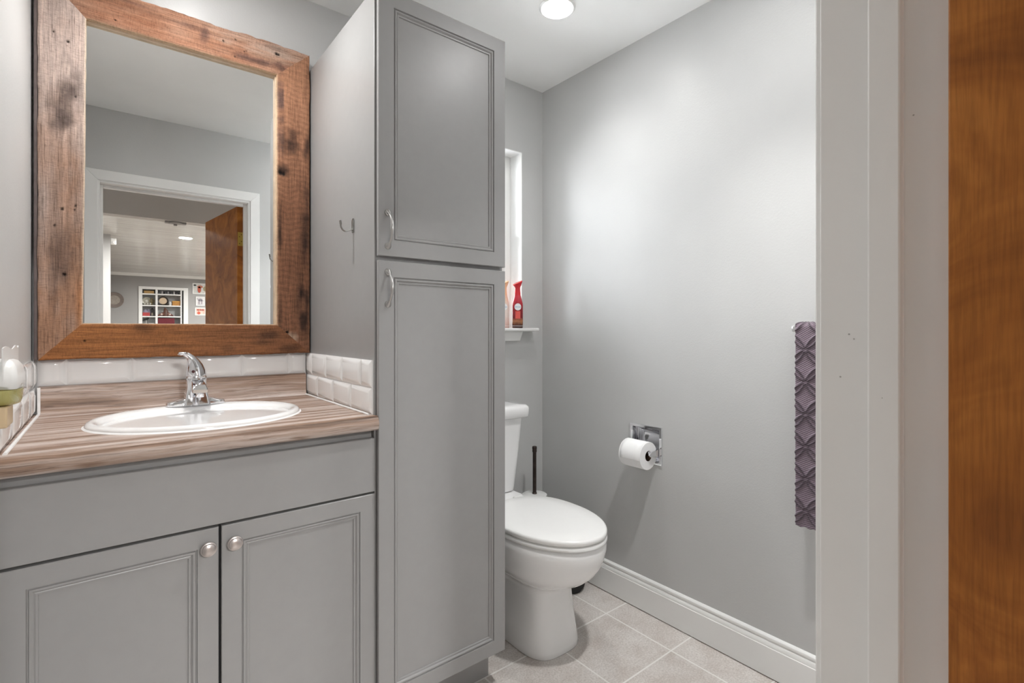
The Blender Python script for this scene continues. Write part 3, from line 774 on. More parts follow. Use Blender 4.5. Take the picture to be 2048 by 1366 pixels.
def paint_top(x, z, U, V, do, di):
    streak = fbm(x * 5, z * 150, 21); big = fbm(x * 12 + 3, z * 30, 22)
    c = lerp((.30, .135, .077), (.40, .225, .152), np.clip(big * 1.5 - .25, 0, 1))
    c = c * (.66 + .66 * streak)[..., None]
    w = np.clip((z - (2.085 - .04 * np.clip((x - .2) / .3, 0, 1)) + (big - .5) * .05) / .02, 0, 1) * np.clip((x - .19) / .1, 0, 1) * np.clip(fbm(x * 9, z * 60, 23) * 2 - .5, 0, 1)
    c = c * (1 - .75 * w[..., None]) + np.array([.50, .385, .315]) * .75 * w[..., None]
    for cx, cz, rx, rz, k in ((.232, 2.085, .016, .028, .75), (.19, 2.10, .05, .012, .55), (.38, 2.052, .09, .012, .75), (.44, 2.06, .03, .015, .8), (.43, 2.115, .06, .008, .55), (.05, 2.112, .08, .006, .5)):
        wv = blob(x, z, cx, cz, rx, rz, 70)[..., None] * k
        c = c * (1 - wv) + np.array([.10, .058, .05]) * wv
    pale = np.exp(-di / .0026)[..., None]
    c = c * (1 - pale) + np.array([.58, .42, .28]) * pale
    return c, [(.01, 2.047, .002), (.285, 2.085, .0025), (.32, 2.102, .0022), (.318, 2.045, .002), (.345, 2.072, .0015), (.352, 2.075, .0015), (.445, 2.098, .004), (.452, 2.097, .003)]
def paint_right(x, z, U, V, do, di):
    streak = fbm(x * 90, z * 5, 31); big = fbm(x * 18, z * 9, 32)
    saw = .5 + .5 * np.sin(z * 330 + (fbm(x * 25, z * 8, 33) - .5) * 9)
    t = np.clip((z - 1.55) / .5 + (big - .5) * .5, 0, 1)
    c = lerp((.215, .100, .056), (.41, .205, .12), t)
    c = c * (.70 + .52 * streak)[..., None] * (.84 + .22 * saw)[..., None]
    inner = np.clip((.472 - x) / .006, 0, 1) * np.clip((z - 1.74) / .04, 0, 1) * np.clip(fbm(x * 10, z * 40, 34) * 2.2 - .55, 0, 1)
    c = c * (1 - .8 * inner[..., None]) + np.array([.10, .065, .062]) * .8 * inner[..., None]
    for cx, cz, rx, rz, k in ((.485, 1.80, .035, .035, .85), (.545, 1.80, .014, .05, .8), (.50, 1.84, .03, .02, .6), (.465, 1.70, .022, .02, .85), (.456, 1.49, .008, .075, .9), (.540, 1.45, .018, .11, .9), (.545, 1.60, .012, .1, .6),
                              (.525, 1.28, .018, .085, .95), (.545, 1.22, .014, .11, .95), (.53, 1.17, .012, .06, .8), (.455, 1.19, .008, .06, .6)):
        wv = blob(x, z, cx, cz, rx, rz, 80)[..., None] * k
        c = c * (1 - wv) + np.array([.022, .013, .011]) * wv
    w2 = blob(x, z, .492, 1.125, .03, .022, 81)[..., None] * .7
    c = c * (1 - w2) + np.array([.42, .33, .25]) * w2
    pale = np.exp(-di / .0028)[..., None]
    c = c * (1 - pale) + np.array([.60, .43, .29]) * pale
    return c, [(.458, 1.692, .006), (.468, 1.689, .005), (.478, 1.139, .004), (.482, 1.141, .003)]
def paint_bottom(x, z, U, V, do, di):
    streak = fbm(x * 6, z * 140, 41); big = fbm(x * 10, z * 25, 42)
    c = lerp((.29, .118, .042), (.185, .080, .038), np.clip((x + .02) / .45 + (big - .5) * .8, 0, 1))
    c = c * (.68 + .62 * streak)[..., None]
    for cx, cz, rx, rz, k in ((.075, 1.155, .035, .016, .6), (.42, 1.13, .035, .014, .7), (.40, 1.105, .05, .01, .5), (.30, 1.09, .03, .01, .4), (.50, 1.085, .05, .012, .6), (.14, 1.10, .04, .008, .4)):
        wv = blob(x, z, cx, cz, rx, rz, 90)[..., None] * k
        c = c * (1 - wv) + np.array([.05, .026, .016]) * wv
    pale = np.exp(-di / .002)[..., None] * .6
    c = c * (1 - pale) + np.array([.45, .30, .2]) * pale
    return c, [(-.058, 1.118, .0022)]
board('left_stile', ((OX0, OZ0), (OX0, OZ1), (IX0t, IZ1), (IX0b, IZ0)), 'z', paint_left, M['barn_z'], 1)
board('top_rail', ((OX0, OZ1), (OX1, OZ1), (IX1, IZ1), (IX0t, IZ1)), 'x', paint_top, M['barn_x'], 2, .0026)
board('right_stile', ((OX1, OZ1), (OX1, OZ0), (IX1, IZ0), (IX1, IZ1)), 'z', paint_right, M['barn_z'], 3)
board('bottom_rail', ((OX1, OZ0), (OX0, OZ0), (IX0b, IZ0), (IX1, IZ0)), 'x', paint_bottom, M['barn_x'], 4)
MB().box(-.1625, OX0 - .0003, MY + .004, YB - .002, OZ0 + .001, OZ1 + .002).build('edge_strip', 'dark_wood', wm, bevel=.001)
# pale inner liner set back behind the boards, with a dark gap
MB().box(IX0t - .004, IX1 + .004, MY + .012, MY + .0215, IZ1 - .005, IZ1 + .002).build('liner', 'liner', wm)
MB().box(IX1 - .0045, IX1 + .004, MY + .010, MY + .0215, IZ0 - .002, IZ1 - .0052).build('liner', 'liner', wm)
MB().box(IX0b - .004, IX1 - .005, MY + .012, MY + .0215, IZ0 - .004, IZ0 + .001).build('liner', 'liner', wm)

# ------------------------------------------------------------------ toilet
TX = 1.258
to = thing('toilet', (TX, 1.5, 0), 'white two-piece toilet with closed lid right of the tall cabinet', 'toilet')
def egg(hw, yf, yb, z, cy=1.395, n=72, nf=2.0, nb=2.6):
    """front half ellipse, squarer back"""
    pts = []
    for i in range(n):
        a = 2 * PI * i / n; c, s_ = math.cos(a), math.sin(a)
        e = nf if s_ < 0 else nb
        x = hw * math.copysign(abs(c) ** (2 / e), c)
        y = (cy - yf if s_ < 0 else yb - cy) * math.copysign(abs(s_) ** (2 / e), s_)
        pts.append((TX + x, cy + y, z))
    return pts
rs = [egg(.116, 1.278, 1.74, 0, 1.42, nf=3.2, nb=4), egg(.118, 1.276, 1.74, .004, 1.42, nf=3.2, nb=4), egg(.117, 1.278, 1.74, .02, 1.42, nf=3.2, nb=4),
      egg(.110, 1.287, 1.735, .09, 1.42, nf=3.0, nb=4), egg(.1035, 1.294, 1.73, .165, 1.42, nf=2.8, nb=4), egg(.101, 1.297, 1.73, .215, 1.42, nf=2.7, nb=4), egg(.102, 1.292, 1.73, .233, 1.42, nf=2.6, nb=4),
      egg(.109, 1.272, 1.73, .244, 1.41, nf=2.3, nb=4), egg(.125, 1.236, 1.72, .256, 1.40, nf=2.2, nb=3.5), egg(.146, 1.200, 1.715, .274, 1.40, nf=2.1, nb=3.3), egg(.164, 1.171, 1.71, .299, 1.395, nf=2.05, nb=3.2), egg(.177, 1.149, 1.70, .330, 1.395, nb=3),
      egg(.184, 1.136, 1.69, .362, 1.395, nb=3), egg(.1875, 1.129, 1.69, .390, 1.395, nb=3), egg(.186, 1.131, 1.69, .410, 1.395, nb=3), egg(.180, 1.138, 1.685, .4185, 1.395, nb=3), egg(.165, 1.152, 1.67, .4200, 1.395, nb=3)]
MB().rings(rs).build('bowl', 'porcelain', to, angle=70)
MB().rings([rr(TX, 1.735, .120, .10, .385, .03), rr(TX, 1.735, .125, .105, .395, .03), rr(TX, 1.735, .125, .105, .425, .03), rr(TX, 1.735, .118, .10, .446, .03)]).build('deck', 'porcelain', to, angle=60)
for sx in (-1, 1): MB().lathe([(.012, 0), (.011, .008), (.006, .012)], (TX + sx * .125, 1.56, .0), 16).build('bolt_cap', 'white_plastic', to)
st = MB().rings([egg(.180, 1.132, 1.605, .4210), egg(.185, 1.125, 1.61, .4245), egg(.185, 1.125, 1.61, .433), egg(.180, 1.131, 1.605, .4370)]).build('seat', 'seat', to, angle=60)
ld = MB().rings([egg(.180, 1.130, 1.615, .4390), egg(.184, 1.125, 1.62, .4430), egg(.184, 1.1255, 1.62, .4515), egg(.1825, 1.128, 1.617, .4565), egg(.177, 1.135, 1.61, .4590), egg(.12, 1.20, 1.57, .4605), egg(.05, 1.30, 1.48, .4608)]).build('lid', 'seat', to, angle=60)
for sx in (-1, 1): MB().box(TX + sx * .07 - .022, TX + sx * .07 + .022, 1.605, 1.636, .437, .456).build('hinge', 'seat', to, bevel=.006, seg=3)
TKY = 1.79
tk = [(.118, .082, .446, .03), (.130, .090, .451, .035), (.133, .0915, .47, .035), (.153, .094, .62, .036), (.169, .0965, .766, .036), (.167, .094, .769, .036)]
MB().rings([rr(TX - .002, 1.885 - hy_, hx_, hy_, z, r, 8) for hx_, hy_, z, r in tk]).build('tank', 'porcelain', to, angle=60)
tl = [(.182, .103, .768, .03), (.1875, .108, .772, .032), (.1885, .1085, .805, .032), (.186, .106, .814, .032), (.177, .098, .8205, .03), (.137, .07, .8225, .03)]
MB().rings([rr(TX - .002, 1.887 - .1085 + (.1085 - hy_) * 0, hx_, hy_, z, r, 8) for hx_, hy_, z, r in tl]).build('tank_lid', 'porcelain', to, angle=60)
b = MB().lathe([(.012, 0), (.012, -.01), (.008, -.014)], (TX - .15, 1.695, .725), 16, 'y').tube([(TX - .15, 1.683, .725), (TX - .12, 1.680, .722), (TX - .085, 1.680, .716)], [.006, .0055, .008], 10)
b.build('flush_lever', 'chrome', to)

# brush in a white canister, and the black bin in the corner
br = thing('toilet_brush', (1.553, 1.778, 0), 'toilet brush with dark bronze handle in a white canister behind the toilet', 'toilet brush')
MB().lathe([(.048, 0), (.050, .004), (.054, .30), (.056, .366), (.0585, .370), (.0585, .377), (.054, .380), (.016, .381)], (1.553, 1.778, 0), 36).build('canister', 'white_plastic', br)
MB().lathe([(.011, .38), (.011, .385), (.0088, .388), (.0086, .574), (.0098, .576), (.0112, .581), (.0098, .586), (.0112, .590), (.0112, .600), (.0085, .603)], (1.553, 1.778, 0), 20).build('handle', 'bronze', br)
wb_ = thing('waste_basket', (1.595, 1.588, 0), 'small black woven waste basket between toilet and wall', 'waste basket')
b = MB(); rs = []
for k in range(60):
    z = .004 + .256 * k / 59; r0 = .066 + .016 * min(1, z / .25) - .022 * math.exp(-z / .012)
    rs.append([((1.595 + (r0 + .0016 * math.sin(k * PI / 1.5 + (j % 2) * PI)) * math.cos(2 * PI * j / 56)), (1.588 + (r0 + .0016 * math.sin(k * PI / 1.5 + (j % 2) * PI)) * math.sin(2 * PI * j / 56)), z) for j in range(56)])
rs[0] = [(1.595 + (p[0] - 1.595), 1.588 + (p[1] - 1.588), 0.0) for p in rs[0]]
b.rings(rs, True, False); b.build('body', 'black', wb_)
MB().tube([(1.595 + .082 * math.cos(2 * PI * j / 40), 1.588 + .082 * math.sin(2 * PI * j / 40), .262) for j in range(41)], .005, 8).build('rim', 'black', wb_)

# ------------------------------------------------------------------ toilet paper holder and roll
ph = thing('toilet_paper_holder', (XR, 1.266, .6835), 'recessed chrome toilet paper holder in the right wall', 'toilet paper holder')
py0, py1, pz0, pz1 = 1.187, 1.345, .607, .760
def yz(i, o): return [(XR - o, py0 + i, pz0 + i), (XR - o, py1 - i, pz0 + i), (XR - o, py1 - i, pz1 - i), (XR - o, py0 + i, pz1 - i)]
MB().rings([yz(0, .0003), yz(0, .003), yz(.002, .0055), yz(.011, .0065), yz(.0135, .003), yz(.0140, .0003)], False, False).build('face_plate', 'chrome', ph, angle=25)
MB().rings([yz(.0138, .002), yz(.0142, -.010), yz(.020, -.030), yz(.032, -.042), yz(.045, -.046)], False, True).build('recess', 'chrome', ph, angle=50)
for yy, s_ in ((1.2045, 1), (1.3275, -1)):
    b = MB().prism([(XR + .004, .675), (XR - .045, .668), (XR - .060, .663), (XR - .066, .657), (XR - .060, .650), (XR - .045, .647), (XR + .004, .640)], 'y', yy - .0035, yy + .0035)
    b.build('post', 'chrome', ph, bevel=.0015)
MB().lathe([(.0085, 0), (.0085, .016), (.0075, .017), (.0075, .100), (.0085, .101), (.0085, .117)], (XR - .055, 1.2075, .6618), 20, 'y').build('roller', 'chrome', ph)
rl = thing('toilet_paper_roll', (XR - .055, 1.266, .65), 'white toilet paper roll on the chrome wall holder', 'toilet paper')
RC = (XR - .055, 1.2135, .6515)
R0, Ri = .0545, .0205
MB().lathe([(Ri, 0), (R0 - .001, 0), (R0, .001), (R0, .104), (R0 - .001, .105), (Ri, .105), (Ri, 0)], RC, 64, 'y', False, False).build('paper', 'paper', rl, angle=40)
MB().lathe([(Ri + .0004, .0005), (Ri - .0008, .0005), (Ri - .0008, .1045), (Ri + .0004, .1045)], RC, 32, 'y', False, False).build('core', 'card', rl)
# loose end sheet lapping over the front of the roll
rs = []
for i in range(25):
    a = math.radians(95 + 100 * i / 24)
    rs.append([(RC[0] + math.sin(-a) * 0 + math.cos(a) * (R0 + .0008 + .0009 * (i / 24) ** 3), RC[1] + yy - (.004 * (i / 24) * (yy / .1)), RC[2] + math.sin(a) * (R0 + .0008)) for yy in (.003, .03, .06, .085, .101)])
b = MB().rings(rs, False, False, closed=False); k = b.build('loose_sheet', 'paper', rl)
sd = k.modifiers.new('solid', 'SOLIDIFY'); sd.thickness = .0006

# ------------------------------------------------------------------ towel bar and towel
BX, BZ = XR - .062, 1.152
tb = thing('towel_bar', (XR, .46, BZ), 'chrome towel bar on the right wall behind the door casing', 'towel bar')
MB().box(BX - .005, BX + .005, .262, .676, BZ - .008, BZ + .008).build('bar', 'chrome', tb, bevel=.0015)
for yy in (.668, .30):
    MB().box(BX - .008, XR - .006, yy - .0055, yy + .0055, BZ - .010, BZ + .010).build('post', 'chrome', tb, bevel=.002)
    MB().lathe([(.022, -.0003), (.022, -.005), (.015, -.008)], (XR, yy, BZ), 24, 'x').build('flange', 'chrome', tb)
# towel: heightfield of petal-shaped cords, folded over the bar
def towel():
    y_hi, y_lo = .660, .335
    zf, zb = .553, .60
    nu = 110
    path = []
    for i in range(200):
        t = i / 199; z = zf + (BZ + .004 - zf) * t
        path.append((BX - .0165, z))
    for i in range(1, 14):
        a = PI - PI * i / 14
        path.append((BX + .0165 * math.cos(a), BZ + .004 + .0135 * math.sin(a)))
    for i in range(90): path.append((BX + .0165, BZ + .004 - (BZ + .004 - zb) * i / 89))
    P = np.array(path); d = np.r_[0, np.cumsum(np.linalg.norm(np.diff(P, axis=0), axis=1))]
    T = np.gradient(P, axis=0); T /= np.linalg.norm(T, axis=1)[:, None]
    N = np.stack([-T[:, 1], T[:, 0]], 1)
    ys = np.linspace(y_hi, y_lo, nu)
    Z, Y = np.meshgrid(d, ys, indexing='ij')
    a, c = .042, .0485
    H = np.zeros_like(Z); off_y, off_z = y_hi - .028, .052
    for i in range(-2, 10):
        for j in range(-2, 28):
            if (i + j) % 2: continue
            for sj in (1, -1):
                n0 = np.array([off_y - i * a, off_z + j * c]); n1 = np.array([off_y - (i + 1) * a, off_z + (j + sj) * c])
                e = n1 - n0; L = np.linalg.norm(e); e /= L
                s = ((Y - n0[0]) * e[0] + (Z - n0[1]) * e[1]) / L
                q = -(Y - n0[0]) * e[1] + (Z - n0[1]) * e[0]
                w = .0072 * np.sin(PI * np.clip(s, 0, 1)) ** .8
                m = ((s > .06) & (s < .94)).astype(float) if False else np.clip((s - .04) * 20, 0, 1) * np.clip((.96 - s) * 20, 0, 1)
                H = np.maximum(H, m * np.exp(-((np.abs(q) - w) / .0030) ** 2))
    wav = .004 * np.sin((Y - y_lo) * 38 + Z * 2.2) * np.clip((BZ - .03 - (zf + Z)) / .3, 0, 1)
    fringe = .003 * np.sin(Y * 260) * np.clip(1 - Z / .02, 0, 1)
    out = H * .0052 + wav
    b = MB()
    X3 = P[:, 0][:, None] + N[:, 0][:, None] * out
    Z3 = P[:, 1][:, None] + N[:, 1][:, None] * out + fringe * .6 + (Y - y_lo) * .02 * np.clip(1 - Z / .5, 0, 1) * 0
    b.v = list(zip(X3.ravel(), Y.ravel(), Z3.ravel()))
    n0, n1 = Z.shape
    b.f = [(i * n1 + j, i * n1 + j + 1, (i + 1) * n1 + j + 1, (i + 1) * n1 + j) for i in range(n0 - 1) for j in range(n1 - 1)]
    col = np.array([.235, .182, .222])[None, None] * (1 - .66 * H)[..., None]
    col = np.concatenate([col.reshape(-1, 3), np.ones((n0 * n1, 1))], 1)
    o = b.build('towel', 'towel', angle=80, loc=(BX, .5, zf), colors=('pattern', col))
    sd = o.modifiers.new('solid', 'SOLIDIFY'); sd.thickness = .005; sd.offset = -1
    return o
tag(towel(), 'purple grey towel with raised petal pattern hanging over the chrome bar', 'towel')

# ------------------------------------------------------------------ spray bottles on the sill
def spray(x, y, capmat, bodycols, label, logo, turn=0):
    t = thing('air_freshener_can', (x, y, WZ0), label, 'air freshener', 'air fresheners on the window sill')
    n = NT('can_print').set(rough=.25)
    tcn = n.add('ShaderNodeTexCoord'); sx = n.add('ShaderNodeSeparateXYZ'); n.link(tcn.outputs['Object'], sx.inputs[0])
    nz = n.noise(tcn.outputs['Object'], 60, 4)
    ad = n.add('ShaderNodeMath', operation='MULTIPLY_ADD'); ad.inputs[1].default_value = .03; n.link(nz.outputs['Fac'], ad.inputs[0]); n.link(sx.outputs[2], ad.inputs[2])
    sc = n.add('ShaderNodeMath', operation='DIVIDE'); sc.inputs[1].default_value = .16; n.link(ad.outputs[0], sc.inputs[0])
    r = n.ramp(sc.outputs[0], bodycols); n.link(r.outputs['Color'], n.p.inputs['Base Color'])
    R = .0255
    MB().lathe([(R - .002, 0), (R, .002), (R, .108), (R - .001, .118), (R - .005, .134), (R - .009, .150), (R - .0105, .156)], (x, y, WZ0), 40).build('can', n.m, t)
    # trigger head flaring to a slanted top
    rs = []
    for h, r_, tilt in ((.150, .0165, 0), (.165, .0155, 0), (.180, .0140, .0), (.192, .0138, .1), (.203, .0165, .3), (.212, .0205, .5), (.216, .0215, .55), (.2175, .0190, .55)):
        rs.append([(x + 1.25 * r_ * math.cos(2 * PI * j / 28) if h > .2 else x + r_ * math.cos(2 * PI * j / 28), y + r_ * .8 * math.sin(2 * PI * j / 28), WZ0 + h + tilt * r_ * math.cos(2 * PI * j / 28)) for j in range(28)])
    MB().rings(rs).build('spray_head', capmat, t, angle=50)
    # round white badge with lettering, wrapped on the can, facing the room
    A0 = math.radians(turn)
    def wrap(u, w, h): a = A0 + u / R; return (x + (R + h) * math.sin(a), y - (R + h) * math.cos(a), WZ0 + w)
    def disc(cu, cw, r_, h, mat, nm, par):
        b = MB(); rs = []
        for k in (1, .75, .5, .25, .02): rs.append([wrap(cu + r_ * k * math.cos(2 * PI * j / 32), cw + r_ * k * math.sin(2 * PI * j / 32), h) for j in range(32)])
        return b.rings(rs, False, True).build(nm, mat, par)
    bd = disc(0, .1, .0165, .0005, 'label_white', 'badge', t)
    v, f = text_mesh('febreze', .0095, 0)
    b = MB(); b.v = [wrap(p[0], .1 + p[1], .0010) for p in v]; b.f = f
    b.build('lettering', 'label_blue', bd)
    if logo:
        b = MB(); rs = []
        for zz in (.044, .054, .064, .074, .080): rs.append([wrap(-.012 + .024 * i / 8, zz, .0005) for i in range(9)])
        b.rings(rs, False, False, closed=False).build('scent_panel', logo, t)
    b = MB(); rs = [[wrap(2 * PI * R * i / 48, zz, .0006) for i in range(48)] for zz in (.009, .0105)]
    b.rings(rs, False, False).build('base_stripe', 'label_white', t)
    return t
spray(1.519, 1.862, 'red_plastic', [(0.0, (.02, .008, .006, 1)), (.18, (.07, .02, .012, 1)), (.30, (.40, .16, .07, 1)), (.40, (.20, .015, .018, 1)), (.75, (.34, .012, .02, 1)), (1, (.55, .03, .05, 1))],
      'red spray can of air freshener on the window sill', 'label_red', -36)
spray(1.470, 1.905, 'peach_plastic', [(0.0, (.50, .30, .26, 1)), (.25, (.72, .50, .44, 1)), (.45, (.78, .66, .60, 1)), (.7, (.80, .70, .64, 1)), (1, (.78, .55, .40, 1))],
      'pale peach spray can of air freshener half hidden by the cabinet', None, -36)

# ------------------------------------------------------------------ plug-in freshener and outlet on the left wall
pg = thing('plug_in_freshener', (XL, 1.275, .98), 'white plug-in air freshener with yellow oil bulb on the left wall', 'air freshener')
PX, PY = -.1465, 1.275
MB().rings([rr(PX, PY, .0185, .056, 1.046, .014), rr(PX, PY, .0200, .060, 1.053, .015), rr(PX, PY, .0195, .058, 1.070, .015), rr(PX - .001, PY, .018, .052, 1.084, .014), rr(PX - .002, PY, .014, .040, 1.093, .012), rr(PX - .003, PY, .008, .022, 1.097, .007)]).build('housing', 'white_plastic', pg, angle=60)
b = MB(); rs = []
for i in range(17):
    yy = 1.215 + .183 * i / 16
    cu_ = .004 * math.sin(i / 16 * PI); zt = 1.1175 + .003 * math.sin(i * .8)
    rs.append([(-.146 + cu_, yy, 1.062), (-.144 + cu_, yy, 1.062), (-.144 + cu_, yy, zt), (-.146 + cu_, yy, zt)])
b.rings(rs).build('back_fin', 'white_plastic', pg)
def oval(sc, z, n=40): return [(PX + .0208 * (sc * .5 + .5) * math.cos(2 * PI * i / n), PY + .064 * sc * math.sin(2 * PI * i / n), z) for i in range(n)]
MB().rings([oval(.45, 1.0165), oval(.72, 1.018), oval(.90, 1.025), oval(.98, 1.034), oval(1.0, 1.042), oval(.97, 1.050), oval(.88, 1.053), oval(.6, 1.054)]).build('bulb', 'clear_glass', pg, angle=60)
MB().rings([oval(.42, 1.0185), oval(.69, 1.0198), oval(.86, 1.0262), oval(.935, 1.0345), oval(.945, 1.041), oval(.93, 1.0445)]).build('oil', 'oil', pg, angle=60)
MB().box(XL + .0002, -.139, 1.215, 1.2815, .980, 1.0163).build('wooden_base', 'almond', pg, bevel=.003)

# ------------------------------------------------------------------ shelf niche and its contents (far room)
sh = thing('display_shelf', (0.9, LY, NZ0), 'white built-in display shelf on the far wall seen in the mirror', 'shelf')
SB = LY - .30
b = MB().box(.46, .525, LY - .02, LY + .018, NZ0 - .06, 2.075).box(1.27, 1.353, LY - .02, LY + .018, NZ0 - .06, 2.075).box(.525, 1.27, LY - .02, LY + .018, 2.018, 2.075).box(.525, 1.27, LY - .02, LY + .018, NZ0 - .06, NZ0)
b.build('face_frame', 'trim', sh, bevel=.002)
b = MB().box(.517, .525, SB, LY - .02, NZ0, NZ1).box(1.27, 1.288, SB, LY - .02, NZ0, NZ1).box(.525, 1.27, SB, LY - .02, 2.018, NZ1).box(.525, 1.27, SB, LY - .02, NZ0 - .02, NZ0)
b.build('case', 'trim', sh)
MB().box(.517, 1.288, SB - .012, SB, NZ0, NZ1).build('back_panel', flat('grey_back_panel', lin(.42), .5), sh)
MB().box(.758, .796, SB, LY - .012, NZ0, 2.018).build('divider', 'trim', sh)
MB().box(1.215, 1.238, SB, LY - .012, NZ0, 2.018).build('divider', 'trim', sh)
SZ = (1.928, 1.680, 1.442, 1.232, 1.0)
for z in SZ:
    MB().box(.525, .758, SB, LY - .014, z - .024, z - .0008).build('shelf_board', 'trim', sh); MB().box(.796, 1.215, SB, LY - .014, z - .024, z - .0008).build('shelf_board', 'trim', sh)
IY = LY - .12
def item(nm, mb, mat, label, cat, base): return tag(mb.build(nm, mat, loc=base), label, cat)
def C(name, r, g, b_, ro=.5): return flat(name, (r, g, b_, 1), ro, var=.12)
t = thing('storage_box', (.64, IY, SZ[0]), 'tan box with dark ends on the top left shelf', 'box')
MB().box(.555, .735, IY - .05, IY + .06, SZ[0], SZ[0] + .062).build('body', C('tan_card', .45, .28, .10), t, bevel=.004)
MB().box(.535, .555, IY - .05, IY + .06, SZ[0], SZ[0] + .062).build('end_cap', C('black_card', .03, .028, .025), t); MB().box(.735, .752, IY - .05, IY + .06, SZ[0], SZ[0] + .062).build('end_cap', C('black_card2', .03, .028, .025), t)
for i, (w, hh, c) in enumerate(((.05, .055, (.05, .05, .055)), (.045, .068, (.35, .34, .34)), (.055, .06, (.04, .04, .045)), (.04, .066, (.30, .29, .30)), (.05, .05, (.06, .055, .06)), (.04, .07, (.42, .40, .40)), (.05, .055, (.07, .065, .07)))):
    xx = .826 + i * .055
    lab = ('black', 'silver', 'charcoal', 'light grey', 'dark grey', 'pale silver', 'dull black')[i]
    o = MB().lathe([(w * .36, 0), (w * .5, .008), (w * .5, hh * .6), (w * .3, hh * .85), (w * .32, hh)], (xx, IY, SZ[0]), 20)
    item('votive_cup', o, C('cup_%d' % i, *c, .35), '%s cup, %s from the left in the top right shelf row' % (lab, ('first', 'second', 'third', 'fourth', 'fifth', 'sixth', 'last')[i]), 'cup', (xx, IY, SZ[0]))['group'] = 'cups in a row on the top right shelf'
# second row
t = thing('silver_platter', (.612, IY - .06, SZ[1]), 'round silver platter leaning on the second left shelf', 'platter')
MB().lathe([(.02, .004), (.055, .006), (.060, .016), (.082, .022), (.085, .020), (.058, .0)], (.612, IY - .06, SZ[1] + .088), 32, 'y').build('dish', C('old_silver', .42, .40, .33, .3), t)
MB().lathe([(.03, .0075), (.02, .012), (.008, .014)], (.612, IY - .055, SZ[1] + .088), 24, 'y').build('boss', C('bright_silver', .75, .74, .68, .25), t)
t = thing('brass_candelabra', (.70, IY, SZ[1]), 'ornate brass candelabra on the second left shelf', 'candelabra')
MB().lathe([(.035, 0), (.03, .01), (.008, .02), (.008, .06), (.014, .075), (.008, .09), (.016, .13), (.018, .15)], (.70, IY, SZ[1]), 20).build('stem', C('old_brass', .25, .19, .08, .3), t)
for s_ in (-1, 1):
    MB().tube([(.70, IY, SZ[1] + .06), (.70 + s_ * .02, IY, SZ[1] + .045), (.70 + s_ * .036, IY, SZ[1] + .07), (.70 + s_ * .036, IY, SZ[1] + .115)], [.006, .006, .007, .013], 10).build('arm', C('brass_arm', .27, .21, .09, .3), t)
for i in range(3):
    xx = .57 + i * .05
    item('silver_cup', MB().lathe([(.016, 0), (.012, .006), (.006, .014), (.018, .03), (.019, .046)], (xx, IY + .05, SZ[1]), 16), C('silver_cup_%d' % i, .62, .60, .54, .25), 'small silver cup, %s in the row before the platter' % ('leftmost', 'middle', 'rightmost')[i], 'cup', (xx, IY + .05, SZ[1]))['group'] = 'silver cups before the platter'
t = thing('decorative_plate', (.903, IY - .05, SZ[1]), 'cream plate with a wide dark rim on the right shelf', 'plate')
MB().lathe([(.068, .004), (.098, .016), (.102, .014), (.070, 0)], (.903, IY - .05, SZ[1] + .1022), 40, 'y').build('rim', C('dark_rim', .025, .018, .014, .35), t)
MB().lathe([(.07, .005), (.05, .007), (.01, .0075)], (.903, IY - .05, SZ[1] + .1022), 36, 'y').build('well', C('cream_glaze', .62, .47, .32, .35), t)
item('glass_jar', MB().lathe([(.028, 0), (.03, .005), (.03, .06), (.022, .075), (.024, .09)], (1.036, IY, SZ[1]), 20), C('milky_glass', .72, .74, .75, .2), 'pale glass jar between plate and amber box', 'jar', (1.036, IY, SZ[1]))
t = thing('wooden_box', (1.14, IY, SZ[1]), 'amber wooden box on the right shelf', 'box')
MB().box(1.068, 1.212, IY - .05, IY + .06, SZ[1], SZ[1] + .075).build('body', C('amber_wood', .48, .22, .035), t, bevel=.004); MB().box(1.064, 1.213, IY - .053, IY + .064, SZ[1] + .075, SZ[1] + .105).build('lid', C('amber_lid', .58, .30, .06), t, bevel=.004)
# third row
item('red_tin', MB().box(.535, .660, IY - .02, IY + .08, SZ[2], SZ[2] + .075), C('red_tin', .42, .035, .035, .35), 'red tin at the front of the third left shelf', 'tin', (.6, IY, SZ[2]))
t = thing('cloth_bundle', (.63, IY - .07, SZ[2]), 'tan and lilac cloth bundle behind the red tin', 'cloth')
MB().rings([[(.62 + r * math.cos(2 * PI * j / 20) * 1.7, IY - .07 + r * math.sin(2 * PI * j / 20) * .7, SZ[2] + h + .02 * math.cos(4 * PI * j / 20) * (h > .02)) for j in range(20)] for r, h in ((.03, 0), (.042, .02), (.045, .07), (.035, .11), (.012, .135))]).build('fold', C('lilac_cloth', .36, .34, .45, .8), t)
t = thing('black_lantern', (.705, IY - .02, SZ[2]), 'small black lantern on the third left shelf', 'lantern')
b = MB().box(.675, .738, IY - .05, IY + .012, SZ[2], SZ[2] + .012).box(.675, .738, IY - .05, IY + .012, SZ[2] + .13, SZ[2] + .142)
for sx in (.675, .731):
    for sy in (IY - .05, IY + .005): b.box(sx, sx + .007, sy, sy + .007, SZ[2] + .012, SZ[2] + .13)
b.lathe([(.03, .142), (.012, .165), (.006, .18)], (.7065, IY - .019, SZ[2]), 4)
b.build('cage', C('lantern_black', .02, .02, .02, .4), t)
MB().lathe([(.018, .012), (.018, .07), (.004, .075)], (.7065, IY - .019, SZ[2]), 16).build('candle', C('candle_wax', .7, .66, .55, .4), t)
t = thing('carved_bird', (.94, IY, SZ[2]), 'brown carved ornament with spread wings on the right shelf', 'ornament')
